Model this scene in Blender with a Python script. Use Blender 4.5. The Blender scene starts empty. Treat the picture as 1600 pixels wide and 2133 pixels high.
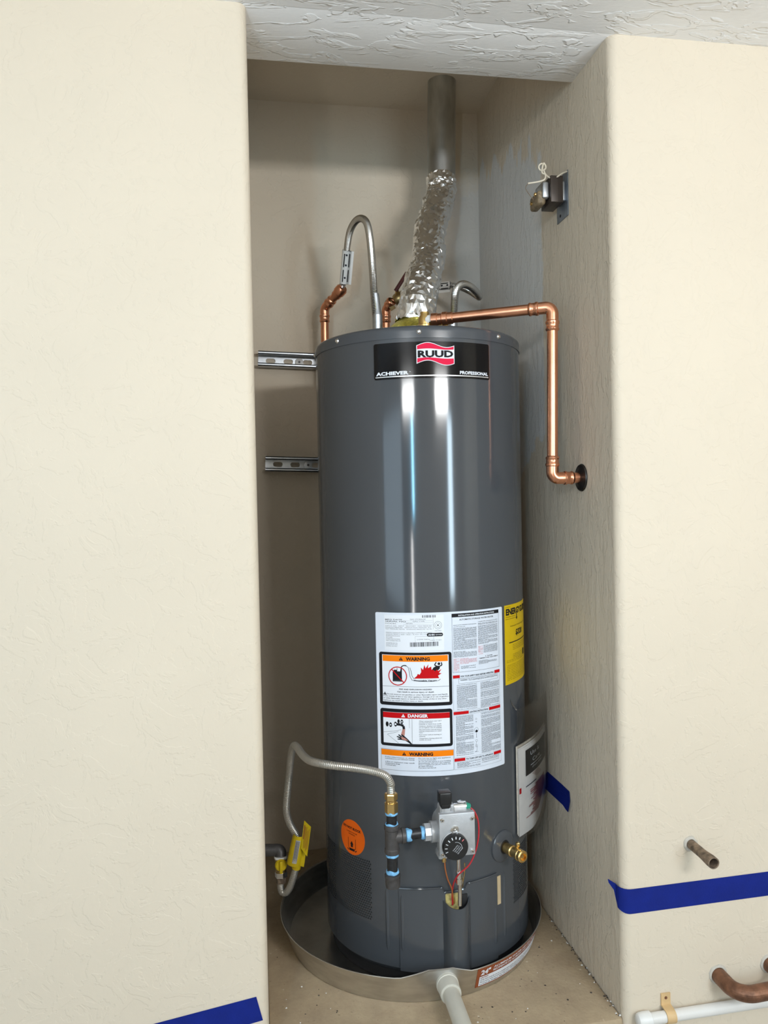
import bpy, bmesh, math, random
from math import sin, cos, pi, radians, atan2
from mathutils import Vector, Matrix
from mathutils.geometry import tessellate_polygon

random.seed(7)
S = bpy.context.scene
COL = S.collection

# ------------------------------------------------------------------ camera
cam_data = bpy.data.cameras.new('camera')
cam = bpy.data.objects.new('camera', cam_data)
COL.objects.link(cam)
cam_data.sensor_fit = 'HORIZONTAL'
cam_data.sensor_width = 36.0
cam_data.lens = 1612.64 / 1600.0 * 36.0
cam_data.clip_start = 0.02
_r = Matrix(((0.986007, 0.022786, -0.165138), (-0.165453, 0.012717, -0.986136), (-0.02037, 0.999659, 0.016309)))
cam.matrix_world = Matrix.Translation((-0.0053, -1.3753, 1.007)) @ _r.to_4x4()
S.camera = cam

# ------------------------------------------------------------------ light and exposure
S.view_settings.view_transform = 'Standard'
S.view_settings.look = 'None'
S.view_settings.exposure = -0.12
S.view_settings.gamma = 1.0
S.view_settings.use_curve_mapping = False
S.cycles.use_denoising = True
S.cycles.max_bounces = 10
S.cycles.diffuse_bounces = 6
S.cycles.glossy_bounces = 6
S.cycles.transparent_max_bounces = 12
S.cycles.sample_clamp_indirect = 6.0

world = bpy.data.worlds.new('daylight')
S.world = world
world.use_nodes = True
bg = world.node_tree.nodes['Background']
bg.inputs['Color'].default_value = (0.78, 0.88, 1.0, 1)
bg.inputs['Strength'].default_value = 0.12


def area_light(name, loc, direction, w, h, power, color):
    d = bpy.data.lights.new(name, 'AREA')
    d.shape = 'RECTANGLE'
    d.size, d.size_y = w, h
    d.energy = power
    d.color = color
    o = bpy.data.objects.new(name, d)
    COL.objects.link(o)
    o.location = loc
    o.rotation_euler = Vector(direction).to_track_quat('-Z', 'Y').to_euler()
    return o


# daylight through the open garage door behind the camera on the left, plus two thin strips added for streaks on the jacket
area_light('garage_door_daylight', (-2.05, -2.40, 0.95), (0, 1, 0), 1.65, 1.2, 17.0, (0.66, 0.85, 1.0))
area_light('white_streak_light', (-0.66, -2.39, 0.35), (0, 1, 0), 0.06, 0.9, 6.0, (1.0, 0.99, 0.97))
area_light('blue_streak_light', (-0.54, -2.39, 1.20), (0, 1, 0), 0.08, 0.55, 8.0, (0.30, 0.72, 1.0))
# daylight through the window on the right behind the camera
area_light('window_daylight', (1.42, -2.40, 0.96), (0, 1, 0), 0.26, 1.0, 20.0, (0.68, 0.87, 1.0))
# two unseen strip lights added behind the camera to brighten the niche and piers
for lx, lp in ((-0.70, 14.0), (0.98, 28.5)):
    area_light('added_strip_light', (lx, -2.30, 1.56), (0.2 * (0.3 - lx), 0.98, 0.16), 0.6, 0.14, lp, (0.95, 0.955, 0.95))


# ------------------------------------------------------------------ materials
def new_mat(name):
    m = bpy.data.materials.new(name)
    m.use_nodes = True
    nt = m.node_tree
    return m, nt, nt.nodes['Principled BSDF']


def N(nt, kind, **kw):
    n = nt.nodes.new(kind)
    for k, v in kw.items():
        if k in n.inputs.keys():
            n.inputs[k].default_value = v
        else:
            setattr(n, k, v)
    return n


def mth(nt, op, a, b=None, clamp=False):
    n = nt.nodes.new('ShaderNodeMath')
    n.operation = op
    n.use_clamp = clamp
    for i, x in enumerate((a, b)):
        if x is None:
            continue
        if isinstance(x, (int, float)):
            n.inputs[i].default_value = x
        else:
            nt.links.new(x, n.inputs[i])
    return n.outputs[0]


def maprange(nt, v, a, b, c=0.0, d=1.0, smooth=False):
    n = nt.nodes.new('ShaderNodeMapRange')
    n.clamp = True
    if smooth:
        n.interpolation_type = 'SMOOTHSTEP'
    nt.links.new(v, n.inputs[0])
    for i, x in enumerate((a, b, c, d)):
        n.inputs[i + 1].default_value = x
    return n.outputs[0]


def mixcol(nt, fac, a, b):
    n = nt.nodes.new('ShaderNodeMix')
    n.data_type = 'RGBA'
    if isinstance(fac, (int, float)):
        n.inputs[0].default_value = fac
    else:
        nt.links.new(fac, n.inputs[0])
    for sock, x in ((n.inputs[6], a), (n.inputs[7], b)):
        if isinstance(x, tuple):
            sock.default_value = x
        else:
            nt.links.new(x, sock)
    return n.outputs[2]


def rgb(c):
    return (c[0], c[1], c[2], 1.0)


def srgb(r, g, b):
    f = lambda c: c / 12.92 if c <= 0.04045 else ((c + 0.055) / 1.055) ** 2.4
    return (f(r / 255.0), f(g / 255.0), f(b / 255.0))


def position(nt, stretch=(1, 1, 1)):
    g = nt.nodes.new('ShaderNodeNewGeometry')
    mp = nt.nodes.new('ShaderNodeMapping')
    mp.inputs['Scale'].default_value = stretch
    nt.links.new(g.outputs['Position'], mp.inputs['Vector'])
    return g.outputs['Position'], mp.outputs['Vector']


def simple(name, color, rough=0.5, metal=0.0, noise=0.0, nscale=40.0, bump=0.0, bscale=200.0, spec=0.5, coat=0.0, aniso=None):
    """a principled material with a little tone variation and grain"""
    m, nt, b = new_mat(name)
    b.inputs['Base Color'].default_value = rgb(color)
    b.inputs['Roughness'].default_value = rough
    b.inputs['Metallic'].default_value = metal
    b.inputs['Specular IOR Level'].default_value = spec
    b.inputs['Coat Weight'].default_value = coat
    pos, vec = position(nt, aniso or (1, 1, 1))
    if noise:
        n = N(nt, 'ShaderNodeTexNoise', Scale=nscale, Detail=4.0)
        nt.links.new(vec, n.inputs['Vector'])
        lo = tuple(c * (1 - noise) for c in color)
        hi = tuple(min(1, c * (1 + noise)) for c in color)
        f = maprange(nt, n.outputs['Fac'], 0.3, 0.7)
        nt.links.new(mixcol(nt, f, rgb(lo), rgb(hi)), b.inputs['Base Color'])
    if bump:
        n = N(nt, 'ShaderNodeTexNoise', Scale=bscale, Detail=3.0)
        nt.links.new(vec, n.inputs['Vector'])
        bp = N(nt, 'ShaderNodeBump', Strength=bump, Distance=0.002)
        nt.links.new(n.outputs['Fac'], bp.inputs['Height'])
        nt.links.new(bp.outputs['Normal'], b.inputs['Normal'])
    return m


def plaster(name, color, stretch=(1, 1, 1), scale=16.0, strength=0.35, edges=((0.46, 0.485), (0.57, 0.60)), fine=0.35, cover=None, patch=None, stains=None, rough=0.6, dist=0.003, detail=3.0, wobble=0.0):
    """hand-trowelled plaster under satin paint: low flat islands with crisp edges over a fine orange peel"""
    m, nt, b = new_mat(name)
    b.inputs['Roughness'].default_value = rough
    b.inputs['Specular IOR Level'].default_value = 0.35
    pos, vec = position(nt, stretch)
    n1 = N(nt, 'ShaderNodeTexNoise', Scale=scale, Detail=detail, Roughness=0.55, Distortion=wobble)
    nt.links.new(vec, n1.inputs['Vector'])
    h = None
    for lo, hi in edges:
        e = maprange(nt, n1.outputs['Fac'], lo, hi, 0.0, 1.0, True)
        h = e if h is None else mth(nt, 'ADD', h, e)
    if cover:
        cov = N(nt, 'ShaderNodeTexNoise', Scale=scale * 0.22, Detail=2.0)
        nt.links.new(pos, cov.inputs['Vector'])
        h = mth(nt, 'MULTIPLY', h, maprange(nt, cov.outputs['Fac'], cover[0], cover[1]))
    fn = N(nt, 'ShaderNodeTexNoise', Scale=scale * 6, Detail=3.0)
    nt.links.new(vec, fn.inputs['Vector'])
    h = mth(nt, 'ADD', h, mth(nt, 'MULTIPLY', fn.outputs['Fac'], fine))
    bp = N(nt, 'ShaderNodeBump', Strength=strength, Distance=dist)
    nt.links.new(h, bp.inputs['Height'])
    nt.links.new(bp.outputs['Normal'], b.inputs['Normal'])
    tone = N(nt, 'ShaderNodeTexNoise', Scale=3.0, Detail=4.0)
    nt.links.new(pos, tone.inputs['Vector'])
    lo = tuple(c * 0.97 for c in color)
    col = mixcol(nt, maprange(nt, tone.outputs['Fac'], 0.35, 0.65), rgb(lo), rgb(color))
    if patch or stains:
        sep = nt.nodes.new('ShaderNodeSeparateXYZ')
        nt.links.new(pos, sep.inputs[0])
        if patch:
            col = mixcol(nt, patch(nt, pos, sep.outputs), col, rgb(PRIMER))
        if stains:
            col = stains(nt, pos, sep.outputs, col)
    nt.links.new(col, b.inputs['Base Color'])
    return m


PAINT = (0.655, 0.575, 0.465)
PRIMER = (0.64, 0.64, 0.63)


def ragged(nt, pos, scale, amp, stretch=(1, 1, 1)):
    mp = nt.nodes.new('ShaderNodeMapping')
    mp.inputs['Scale'].default_value = stretch
    nt.links.new(pos, mp.inputs['Vector'])
    n = N(nt, 'ShaderNodeTexNoise', Scale=scale, Detail=6.0, Roughness=0.65)
    nt.links.new(mp.outputs['Vector'], n.inputs['Vector'])
    return mth(nt, 'MULTIPLY', mth(nt, 'SUBTRACT', n.outputs['Fac'], 0.5), amp)


def patch_right(nt, pos, xyz):
    """unpainted grey primer left on the niche's right wall behind the heater"""
    x, y, z = xyz[0], xyz[1], xyz[2]
    r1 = ragged(nt, pos, 30.0, 0.035)
    r2 = ragged(nt, pos, 22.0, 0.30, (1, 1, 0.25))
    r3 = ragged(nt, pos, 14.0, 0.14)
    a = maprange(nt, mth(nt, 'ADD', y, r1), 0.352, 0.362)
    lift = mth(nt, 'SUBTRACT', z, mth(nt, 'MULTIPLY', y, 0.32))
    t = maprange(nt, mth(nt, 'ADD', lift, r2), 1.695, 1.71, 1.0, 0.0)
    bo = maprange(nt, mth(nt, 'ADD', mth(nt, 'ADD', z, mth(nt, 'MULTIPLY', y, 0.55)), r3), 1.355, 1.365)
    return mth(nt, 'MULTIPLY', mth(nt, 'MULTIPLY', a, t), bo)


def patch_back(nt, pos, xyz):
    x, y, z = xyz[0], xyz[1], xyz[2]
    r1 = ragged(nt, pos, 9.0, 0.16)
    r2 = ragged(nt, pos, 16.0, 0.2)
    a = maprange(nt, mth(nt, 'ADD', x, r1), 0.50, 0.60)
    t = maprange(nt, mth(nt, 'ADD', z, r2), 1.90, 1.98, 1.0, 0.0)
    return mth(nt, 'MULTIPLY', mth(nt, 'MULTIPLY', a, t), 0.85)


def ceiling_stain(nt, pos, xyz, col):
    x, y, z = xyz[0], xyz[1], xyz[2]
    n = N(nt, 'ShaderNodeTexNoise', Scale=7.0, Detail=5.0)
    nt.links.new(pos, n.inputs['Vector'])
    a = maprange(nt, n.outputs['Fac'], 0.5, 0.66)
    near = mth(nt, 'MULTIPLY', maprange(nt, x, 0.66, 0.85), maprange(nt, y, -0.30, -0.04, 1.0, 0.0))
    return mixcol(nt, mth(nt, 'MULTIPLY', mth(nt, 'MULTIPLY', a, near), 0.55), col, (0.42, 0.34, 0.26, 1))


def concrete(name, color, dark, rough=0.85):
    m, nt, b = new_mat(name)
    b.inputs['Roughness'].default_value = rough
    pos, vec = position(nt)
    n = N(nt, 'ShaderNodeTexNoise', Scale=13.0, Detail=10.0, Roughness=0.75)
    nt.links.new(pos, n.inputs['Vector'])
    col = mixcol(nt, maprange(nt, n.outputs['Fac'], 0.35, 0.68), rgb(dark), rgb(color))
    v = N(nt, 'ShaderNodeTexNoise', Scale=85.0, Detail=4.0, Roughness=0.6)
    nt.links.new(pos, v.inputs['Vector'])
    col = mixcol(nt, maprange(nt, v.outputs['Fac'], 0.64, 0.72, 0, 0.55), col, (0.10, 0.07, 0.045, 1))
    v2 = N(nt, 'ShaderNodeTexVoronoi', Scale=42.0)
    nt.links.new(pos, v2.inputs['Vector'])
    col = mixcol(nt, mth(nt, 'MULTIPLY', maprange(nt, v2.outputs['Distance'], 0.05, 0.12, 0.55, 0.0), maprange(nt, n.outputs['Fac'], 0.52, 0.6)), col, (0.75, 0.68, 0.56, 1))
    nt.links.new(col, b.inputs['Base Color'])
    f = N(nt, 'ShaderNodeTexNoise', Scale=150.0, Detail=4.0)
    nt.links.new(pos, f.inputs['Vector'])
    bp = N(nt, 'ShaderNodeBump', Strength=0.5, Distance=0.002)
    nt.links.new(f.outputs['Fac'], bp.inputs['Height'])
    nt.links.new(bp.outputs['Normal'], b.inputs['Normal'])
    return m


MAT = dict(
    wall=plaster('cream_plaster', PAINT, scale=15, strength=0.22, fine=0.5, dist=0.0025, detail=5.0, wobble=0.6),
    wall_r=plaster('cream_plaster_with_primer_patch', PAINT, stretch=(1, 1.5, 0.55), scale=20, strength=0.36, fine=0.6, patch=patch_right, rough=0.5, detail=4.0),
    wall_b=plaster('cream_plaster_niche_back', PAINT, scale=18, strength=0.2, fine=0.3, patch=patch_back),
    ceil=plaster('grey_white_knockdown', (0.90, 0.89, 0.89), stretch=(0.55, 1.5, 1), scale=22, strength=0.55, fine=0.12, cover=(0.30, 0.46), edges=((0.50, 0.55), (0.62, 0.66)), stains=ceiling_stain, dist=0.004, wobble=0.8),
    nceil=plaster('cream_niche_ceiling', PAINT, scale=18, strength=0.2, fine=0.3),
    slab=concrete('dusty_concrete', (0.44, 0.345, 0.225), (0.33, 0.25, 0.165)),
    garage_floor=concrete('garage_concrete', (0.42, 0.40, 0.37), (0.32, 0.31, 0.29)),
    jacket=simple('grey_enamel_jacket', (0.060, 0.066, 0.075), 0.11, 0.0, spec=0.6, noise=0.03, nscale=6),
    cap=simple('grey_enamel_lid', (0.064, 0.070, 0.080), 0.2, noise=0.03, nscale=6),
    dark=simple('black_opening_shade_and_base', (0.006, 0.006, 0.007), 0.7, noise=0.2),  # black stands for the shade inside openings; the base ring shares it
    black=simple('black_plastic', (0.012, 0.012, 0.013), 0.35, noise=0.1),
    black_gloss=simple('black_glossy_film', (0.004, 0.004, 0.005), 0.13, noise=0.1, spec=0.3),
    chrome=simple('bright_screw_steel', (0.8, 0.8, 0.8), 0.2, 1.0, noise=0.05),
    steel=simple('corrugated_stainless', (0.62, 0.61, 0.59), 0.26, 1.0, noise=0.06, nscale=30),
    galv=simple('galvanised_sheet', (0.56, 0.57, 0.56), 0.40, 1.0, noise=0.22, nscale=28, aniso=(1, 1, 0.35)),
    zinc=simple('zinc_plated_strut', (0.50, 0.53, 0.57), 0.34, 1.0, noise=0.12, nscale=60),
    alu=simple('dull_aluminium_pan', (0.62, 0.615, 0.60), 0.30, 1.0, noise=0.12, nscale=20, aniso=(1, 1, 4)),
    copper=simple('copper_tube', (0.80, 0.37, 0.22), 0.27, 1.0, noise=0.10, nscale=45),
    copper_old=simple('tarnished_copper', (0.20, 0.095, 0.055), 0.45, 0.55, noise=0.45, nscale=60, bump=0.3),
    copper_dark=simple('sooty_copper_stub', (0.19, 0.14, 0.10), 0.55, 0.4, noise=0.6, nscale=90, bump=0.5),
    brass=simple('yellow_brass', (0.72, 0.50, 0.20), 0.27, 1.0, noise=0.10, nscale=60),
    brass_dark=simple('old_brass', (0.42, 0.31, 0.15), 0.35, 1.0, noise=0.2, nscale=60),
    iron=simple('black_malleable_iron', (0.075, 0.07, 0.07), 0.45, 0.35, noise=0.2, nscale=90, bump=0.25),
    nipple=simple('black_steel_nipple', (0.02, 0.02, 0.022), 0.38, 0.2, noise=0.5, nscale=120),
    sealant=simple('blue_pipe_sealant', (0.20, 0.48, 0.78), 0.5, noise=0.25, nscale=150, bump=0.6),
    hose=simple('grey_coated_gas_hose', (0.44, 0.42, 0.38), 0.33, 0.75, noise=0.08),
    cast=simple('cast_aluminium_valve', (0.47, 0.48, 0.50), 0.42, 0.45, noise=0.06, nscale=80, bump=0.12, bscale=500),
    white=simple('white_plastic', (0.74, 0.74, 0.73), 0.35, noise=0.03),
    pvc=simple('white_pvc_pipe', (0.70, 0.69, 0.67), 0.32, noise=0.04, nscale=18),
    pvc_grey=simple('beige_grey_drain_pipe', (0.60, 0.585, 0.52), 0.4, noise=0.05, nscale=25),
    tan=simple('tan_plastic_clamp', (0.62, 0.43, 0.22), 0.5, noise=0.08),
    tape=simple('blue_masking_tape', (0.0015, 0.013, 0.185), 0.65, spec=0.25, noise=0.10, nscale=30, bump=0.2, bscale=300),
    masking=simple('tan_paper_strip', (0.50, 0.39, 0.24), 0.6, noise=0.08),
    paper=simple('white_label_film', (0.66, 0.71, 0.80), 0.3, spec=0.25, noise=0.02),
    paper2=simple('white_manual_paper', (0.78, 0.77, 0.76), 0.6, noise=0.03),
    paper_edge=simple('cream_page_edges', (0.58, 0.53, 0.46), 0.7, noise=0.12, nscale=120),
    yellow=simple('yellow_label_film', (0.62, 0.42, 0.004), 0.4, spec=0.25, noise=0.03),
    yellow_tag=simple('yellow_plastic_tag', (0.52, 0.37, 0.008), 0.45, spec=0.25, noise=0.06),
    hood=simple('yellow_zinc_draft_hood', (0.66, 0.58, 0.10), 0.30, 0.75, noise=0.30, nscale=220),
    orange=simple('orange_sticker_film', (0.80, 0.125, 0.004), 0.4, spec=0.25, noise=0.03),
    ink=simple('black_ink', (0.012, 0.012, 0.014), 0.55, spec=0.12),
    ink_grey=simple('grey_ink', (0.045, 0.05, 0.06), 0.55, spec=0.12),
    ink_white=simple('white_ink', (0.74, 0.77, 0.83), 0.55, spec=0.12),
    ink_silver=simple('silver_ink', (0.65, 0.65, 0.66), 0.3, 0.6),
    ink_red=simple('red_ink', (0.50, 0.003, 0.006), 0.55, spec=0.12),
    ink_pink=simple('pale_red_ink', (0.60, 0.16, 0.17), 0.55, spec=0.12),
    ink_logo=simple('crimson_ink', (0.68, 0.012, 0.06), 0.55, spec=0.12),
    ink_orange=simple('orange_ink', (0.86, 0.21, 0.003), 0.55, spec=0.12),
    ink_brown=simple('rust_brown_ink', (0.27, 0.075, 0.03), 0.55, spec=0.12),
    ink_rose=simple('rose_ink', (0.40, 0.20, 0.20), 0.5, noise=0.3),
    red_wire=simple('red_wire_jacket', (0.50, 0.02, 0.03), 0.4),
    orange_wire=simple('brown_wire_jacket', (0.40, 0.12, 0.03), 0.4),
    green=simple('green_connector', (0.02, 0.28, 0.19), 0.4),
    maroon=simple('dark_red_lever_grip', (0.10, 0.018, 0.015), 0.45),
    core=simple('brown_iron_laminations', (0.055, 0.042, 0.035), 0.4, 0.3, noise=0.3, nscale=4, aniso=(220, 1, 1)),
    coil=simple('tan_coil_winding', (0.20, 0.15, 0.09), 0.5, noise=0.35, nscale=150, bump=0.5),
    wire_white=simple('cream_bell_wire', (0.62, 0.56, 0.45), 0.5, noise=0.08),
    plate_blue=simple('blue_grey_steel_plate', (0.22, 0.25, 0.29), 0.4, 0.6, noise=0.2),
    insulation=simple('yellow_glass_wool', (0.42, 0.35, 0.13), 0.9, noise=0.35, nscale=120, bump=0.8),
    spackle=simple('white_spackle', (0.50, 0.47, 0.42), 0.85, bump=0.8, bscale=120),
    escutcheon=simple('dark_bronze_plate', (0.055, 0.05, 0.047), 0.32, 0.8, noise=0.2),
    skin=simple('printed_skin_tone', (0.45, 0.2, 0.16), 0.45),
)


def foil_material():
    m, nt, b = new_mat('crinkled_aluminium_foil_tape')
    b.inputs['Base Color'].default_value = (0.90, 0.90, 0.90, 1)
    b.inputs['Metallic'].default_value = 1.0
    b.inputs['Roughness'].default_value = 0.26
    pos, vec = position(nt, (1, 1, 0.8))
    v = N(nt, 'ShaderNodeTexVoronoi', feature='F1', Scale=38.0)
    wob = N(nt, 'ShaderNodeTexNoise', Scale=30.0, Detail=3.0)
    nt.links.new(vec, wob.inputs['Vector'])
    ma = N(nt, 'ShaderNodeVectorMath', operation='MULTIPLY_ADD')
    nt.links.new(wob.outputs['Color'], ma.inputs[0])
    ma.inputs[1].default_value = (0.05, 0.05, 0.05)
    nt.links.new(vec, ma.inputs[2])
    nt.links.new(ma.outputs[0], v.inputs['Vector'])
    bp = N(nt, 'ShaderNodeBump', Strength=0.25, Distance=0.003)
    nt.links.new(v.outputs['Distance'], bp.inputs['Height'])
    nt.links.new(bp.outputs['Normal'], b.inputs['Normal'])
    return m


def clear_film():
    m = bpy.data.materials.new('clear_plastic_film')
    m.use_nodes = True
    nt = m.node_tree
    nt.nodes.clear()
    out = nt.nodes.new('ShaderNodeOutputMaterial')
    tr = N(nt, 'ShaderNodeBsdfTransparent', Color=(0.93, 0.92, 0.91, 1))
    gl = N(nt, 'ShaderNodeBsdfGlossy', Roughness=0.12)
    fr = N(nt, 'ShaderNodeFresnel', IOR=1.5)
    n = N(nt, 'ShaderNodeTexNoise', Scale=35.0, Detail=2.0)
    bp = N(nt, 'ShaderNodeBump', Strength=0.3, Distance=0.003)
    nt.links.new(n.outputs['Fac'], bp.inputs['Height'])
    nt.links.new(bp.outputs['Normal'], gl.inputs['Normal'])
    mx = nt.nodes.new('ShaderNodeMixShader')
    nt.links.new(fr.outputs[0], mx.inputs[0])
    nt.links.new(tr.outputs[0], mx.inputs[1])
    nt.links.new(gl.outputs[0], mx.inputs[2])
    nt.links.new(mx.outputs[0], out.inputs['Surface'])
    return m


MAT['foil'] = foil_material()
MAT['film'] = clear_film()


# ------------------------------------------------------------------ mesh building
class MB:
    """collects geometry in world coordinates; build() links it as one mesh object"""

    def __init__(self):
        self.v, self.f, self.m = [], [], []

    def face(self, idx, m=0):
        self.f.append(tuple(idx))
        self.m.append(m)

    def add(self, verts, faces, m=0):
        o = len(self.v)
        self.v.extend([tuple(p) for p in verts])
        for f in faces:
            self.face([i + o for i in f], m)

    def bm(self, bm, m=0):
        bm.verts.index_update()
        self.add([v.co for v in bm.verts], [[v.index for v in f.verts] for f in bm.faces], m)
        bm.free()

    def box(self, lo, hi, bevel=0.0, seg=2, m=0, mat=None):
        b = bmesh.new()
        bmesh.ops.create_cube(b, size=1.0)
        lo, hi = Vector(lo), Vector(hi)
        for v in b.verts:
            v.co = Vector(((v.co[i] + 0.5) * (hi[i] - lo[i]) + lo[i]) for i in range(3))
        if bevel:
            bmesh.ops.bevel(b, geom=list(b.edges), offset=bevel, segments=seg, profile=0.5, affect='EDGES')
        if mat is not None:
            bmesh.ops.transform(b, matrix=mat, verts=b.verts)
        self.bm(b, m)

    def grid(self, P, closed_u=False, closed_v=False, m=0):
        """P[i][j] points"""
        o = len(self.v)
        nu, nv = len(P), len(P[0])
        for r in P:
            self.v.extend([tuple(p) for p in r])
        for i in range(nu if closed_u else nu - 1):
            for j in range(nv if closed_v else nv - 1):
                a, b = i, (i + 1) % nu
                c, d = j, (j + 1) % nv
                self.face((o + a * nv + c, o + b * nv + c, o + b * nv + d, o + a * nv + d), m)

    def lathe(self, prof, origin=(0, 0, 0), axis=(0, 0, 1), seg=32, m=0, caps=True):
        """prof: list of (radius, distance along axis)"""
        a = Vector(axis).normalized()
        e1 = a.orthogonal().normalized()
        e2 = a.cross(e1)
        o = Vector(origin)
        P = []
        for r, h in prof:
            P.append([o + a * h + (e1 * cos(2 * pi * k / seg) + e2 * sin(2 * pi * k / seg)) * r for k in range(seg)])
        base = len(self.v)
        self.grid(P, closed_v=True, m=m)
        if caps:
            if prof[0][0] > 1e-6:
                self.face([base + k for k in range(seg)][::-1], m)
            if prof[-1][0] > 1e-6:
                self.face([base + (len(prof) - 1) * seg + k for k in range(seg)], m)

    def cyl(self, a, b, r, r2=None, seg=20, m=0, caps=True):
        a, b = Vector(a), Vector(b)
        self.lathe([(r, 0), (r if r2 is None else r2, (b - a).length)], a, b - a, seg, m, caps)

    def hexnut(self, a, b, r, m=0):
        self.cyl(a, b, r, seg=6, m=m)

    def tube(self, pts, r, seg=14, sub=8, m=0, caps=True, smooth=True, rfun=None, step=None):
        pts = [Vector(p) for p in pts]
        if smooth and len(pts) > 2:
            pts = spline(pts, sub)
        if step:
            pts = resample(pts, step)
        n = len(pts)
        tan = [(pts[min(i + 1, n - 1)] - pts[max(i - 1, 0)]).normalized() for i in range(n)]
        nrm = tan[0].orthogonal().normalized()
        P, s = [], 0.0
        for i in range(n):
            if i:
                s += (pts[i] - pts[i - 1]).length
                nrm = (nrm - tan[i] * nrm.dot(tan[i])).normalized()
            bi = tan[i].cross(nrm)
            rr = rfun(s) if rfun else r
            P.append([pts[i] + (nrm * cos(2 * pi * k / seg) + bi * sin(2 * pi * k / seg)) * rr for k in range(seg)])
        base = len(self.v)
        self.grid(P, closed_v=True, m=m)
        if caps:
            self.face([base + k for k in range(seg)][::-1], m)
            self.face([base + (n - 1) * seg + k for k in range(seg)], m)

    def build(self, name, mats, parent=None, sharp=35, recalc=True):
        if not isinstance(mats, (list, tuple)):
            mats = [mats]
        off = Vector((0, 0, 0))
        p = parent
        while p is not None:
            off += p.location
            p = p.parent
        me = bpy.data.meshes.new(name)
        me.from_pydata([(x - off[0], y - off[1], z - off[2]) for x, y, z in self.v], [], self.f)
        for mt in mats:
            me.materials.append(MAT[mt] if isinstance(mt, str) else mt)
        me.polygons.foreach_set('material_index', self.m)
        if recalc:
            b = bmesh.new()
            b.from_mesh(me)
            bmesh.ops.recalc_face_normals(b, faces=b.faces)
            b.to_mesh(me)
            b.free()
        if sharp is not None:
            me.polygons.foreach_set('use_smooth', [True] * len(me.polygons))
            me.set_sharp_from_angle(angle=radians(sharp))
        me.update()
        o = bpy.data.objects.new(name, me)
        COL.objects.link(o)
        o.parent = parent
        return o


def spline(pts, sub=8):
    out = []
    n = len(pts)
    for i in range(n - 1):
        p0 = pts[i - 1] if i else pts[0] * 2 - pts[1]
        p1, p2 = pts[i], pts[i + 1]
        p3 = pts[i + 2] if i + 2 < n else pts[-1] * 2 - pts[-2]
        for k in range(sub):
            t = k / sub
            out.append(0.5 * ((2 * p1) + (p2 - p0) * t + (2 * p0 - 5 * p1 + 4 * p2 - p3) * t * t + (3 * p1 - p0 - 3 * p2 + p3) * t ** 3))
    out.append(pts[-1])
    return out


def resample(pts, step):
    out, carry = [pts[0]], 0.0
    for a, b in zip(pts, pts[1:]):
        L = (b - a).length
        d = step - carry
        while d <= L:
            out.append(a.lerp(b, d / L))
            d += step
        carry = L - (d - step)
    if (out[-1] - pts[-1]).length > step * 0.3:
        out.append(pts[-1])
    return out


def fillet(pts, r, n=8):
    """corner points replaced by arcs of radius r"""
    pts = [Vector(p) for p in pts]
    out = [pts[0]]
    for i in range(1, len(pts) - 1):
        a, b, c = pts[i - 1], pts[i], pts[i + 1]
        u, v = (a - b).normalized(), (c - b).normalized()
        ang = u.angle(v)
        t = min(r / math.tan(ang / 2), 0.49 * (a - b).length, 0.49 * (c - b).length)
        rr = t * math.tan(ang / 2)
        ce = b + (u + v).normalized() * (rr / sin(ang / 2))
        s, e = b + u * t - ce, b + v * t - ce
        tot = s.angle(e)
        for k in range(n + 1):
            f = k / n
            w = (s * sin((1 - f) * tot) + e * sin(f * tot)) / sin(tot)
            out.append(ce + w)
    out.append(pts[-1])
    return out


def thing(name, label, cat, loc=(0, 0, 0), group=None):
    o = bpy.data.objects.new(name, None)
    o.empty_display_size = 0.05
    COL.objects.link(o)
    o.location = loc
    tag(o, label, cat, group)
    return o


def tag(o, label, cat, group=None):
    o['label'] = label
    o['category'] = cat
    if group:
        o['group'] = group
    return o


def struct(name, mb, mat, sharp=30):
    o = mb.build(name, mat, None, sharp)
    o['kind'] = 'structure'
    return o


# ------------------------------------------------------------------ printing on curved and flat surfaces
_glyphs = {}


def glyphs(body, bold=0.0):
    """outline of a line of text as 2-D faces, scaled so that a capital is 1 high; returns verts, faces, width"""
    key = (body, bold)
    if key in _glyphs:
        return _glyphs[key]
    cu = bpy.data.curves.new('lettering', 'FONT')
    cu.body = body
    cu.size = 1.0
    cu.resolution_u = 2
    cu.offset = bold
    ob = bpy.data.objects.new('lettering', cu)
    me = bpy.data.meshes.new_from_object(ob)
    vs = [(v.co.x / 0.729, v.co.y / 0.729) for v in me.vertices]
    fs = [tuple(p.vertices) for p in me.polygons]
    bpy.data.objects.remove(ob)
    bpy.data.curves.remove(cu)
    bpy.data.meshes.remove(me)
    w0 = min((p[0] for p in vs), default=0)
    vs = [(x - w0, y) for x, y in vs]
    w = max((p[0] for p in vs), default=1)
    _glyphs[key] = (vs, fs, w)
    return _glyphs[key]


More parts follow.
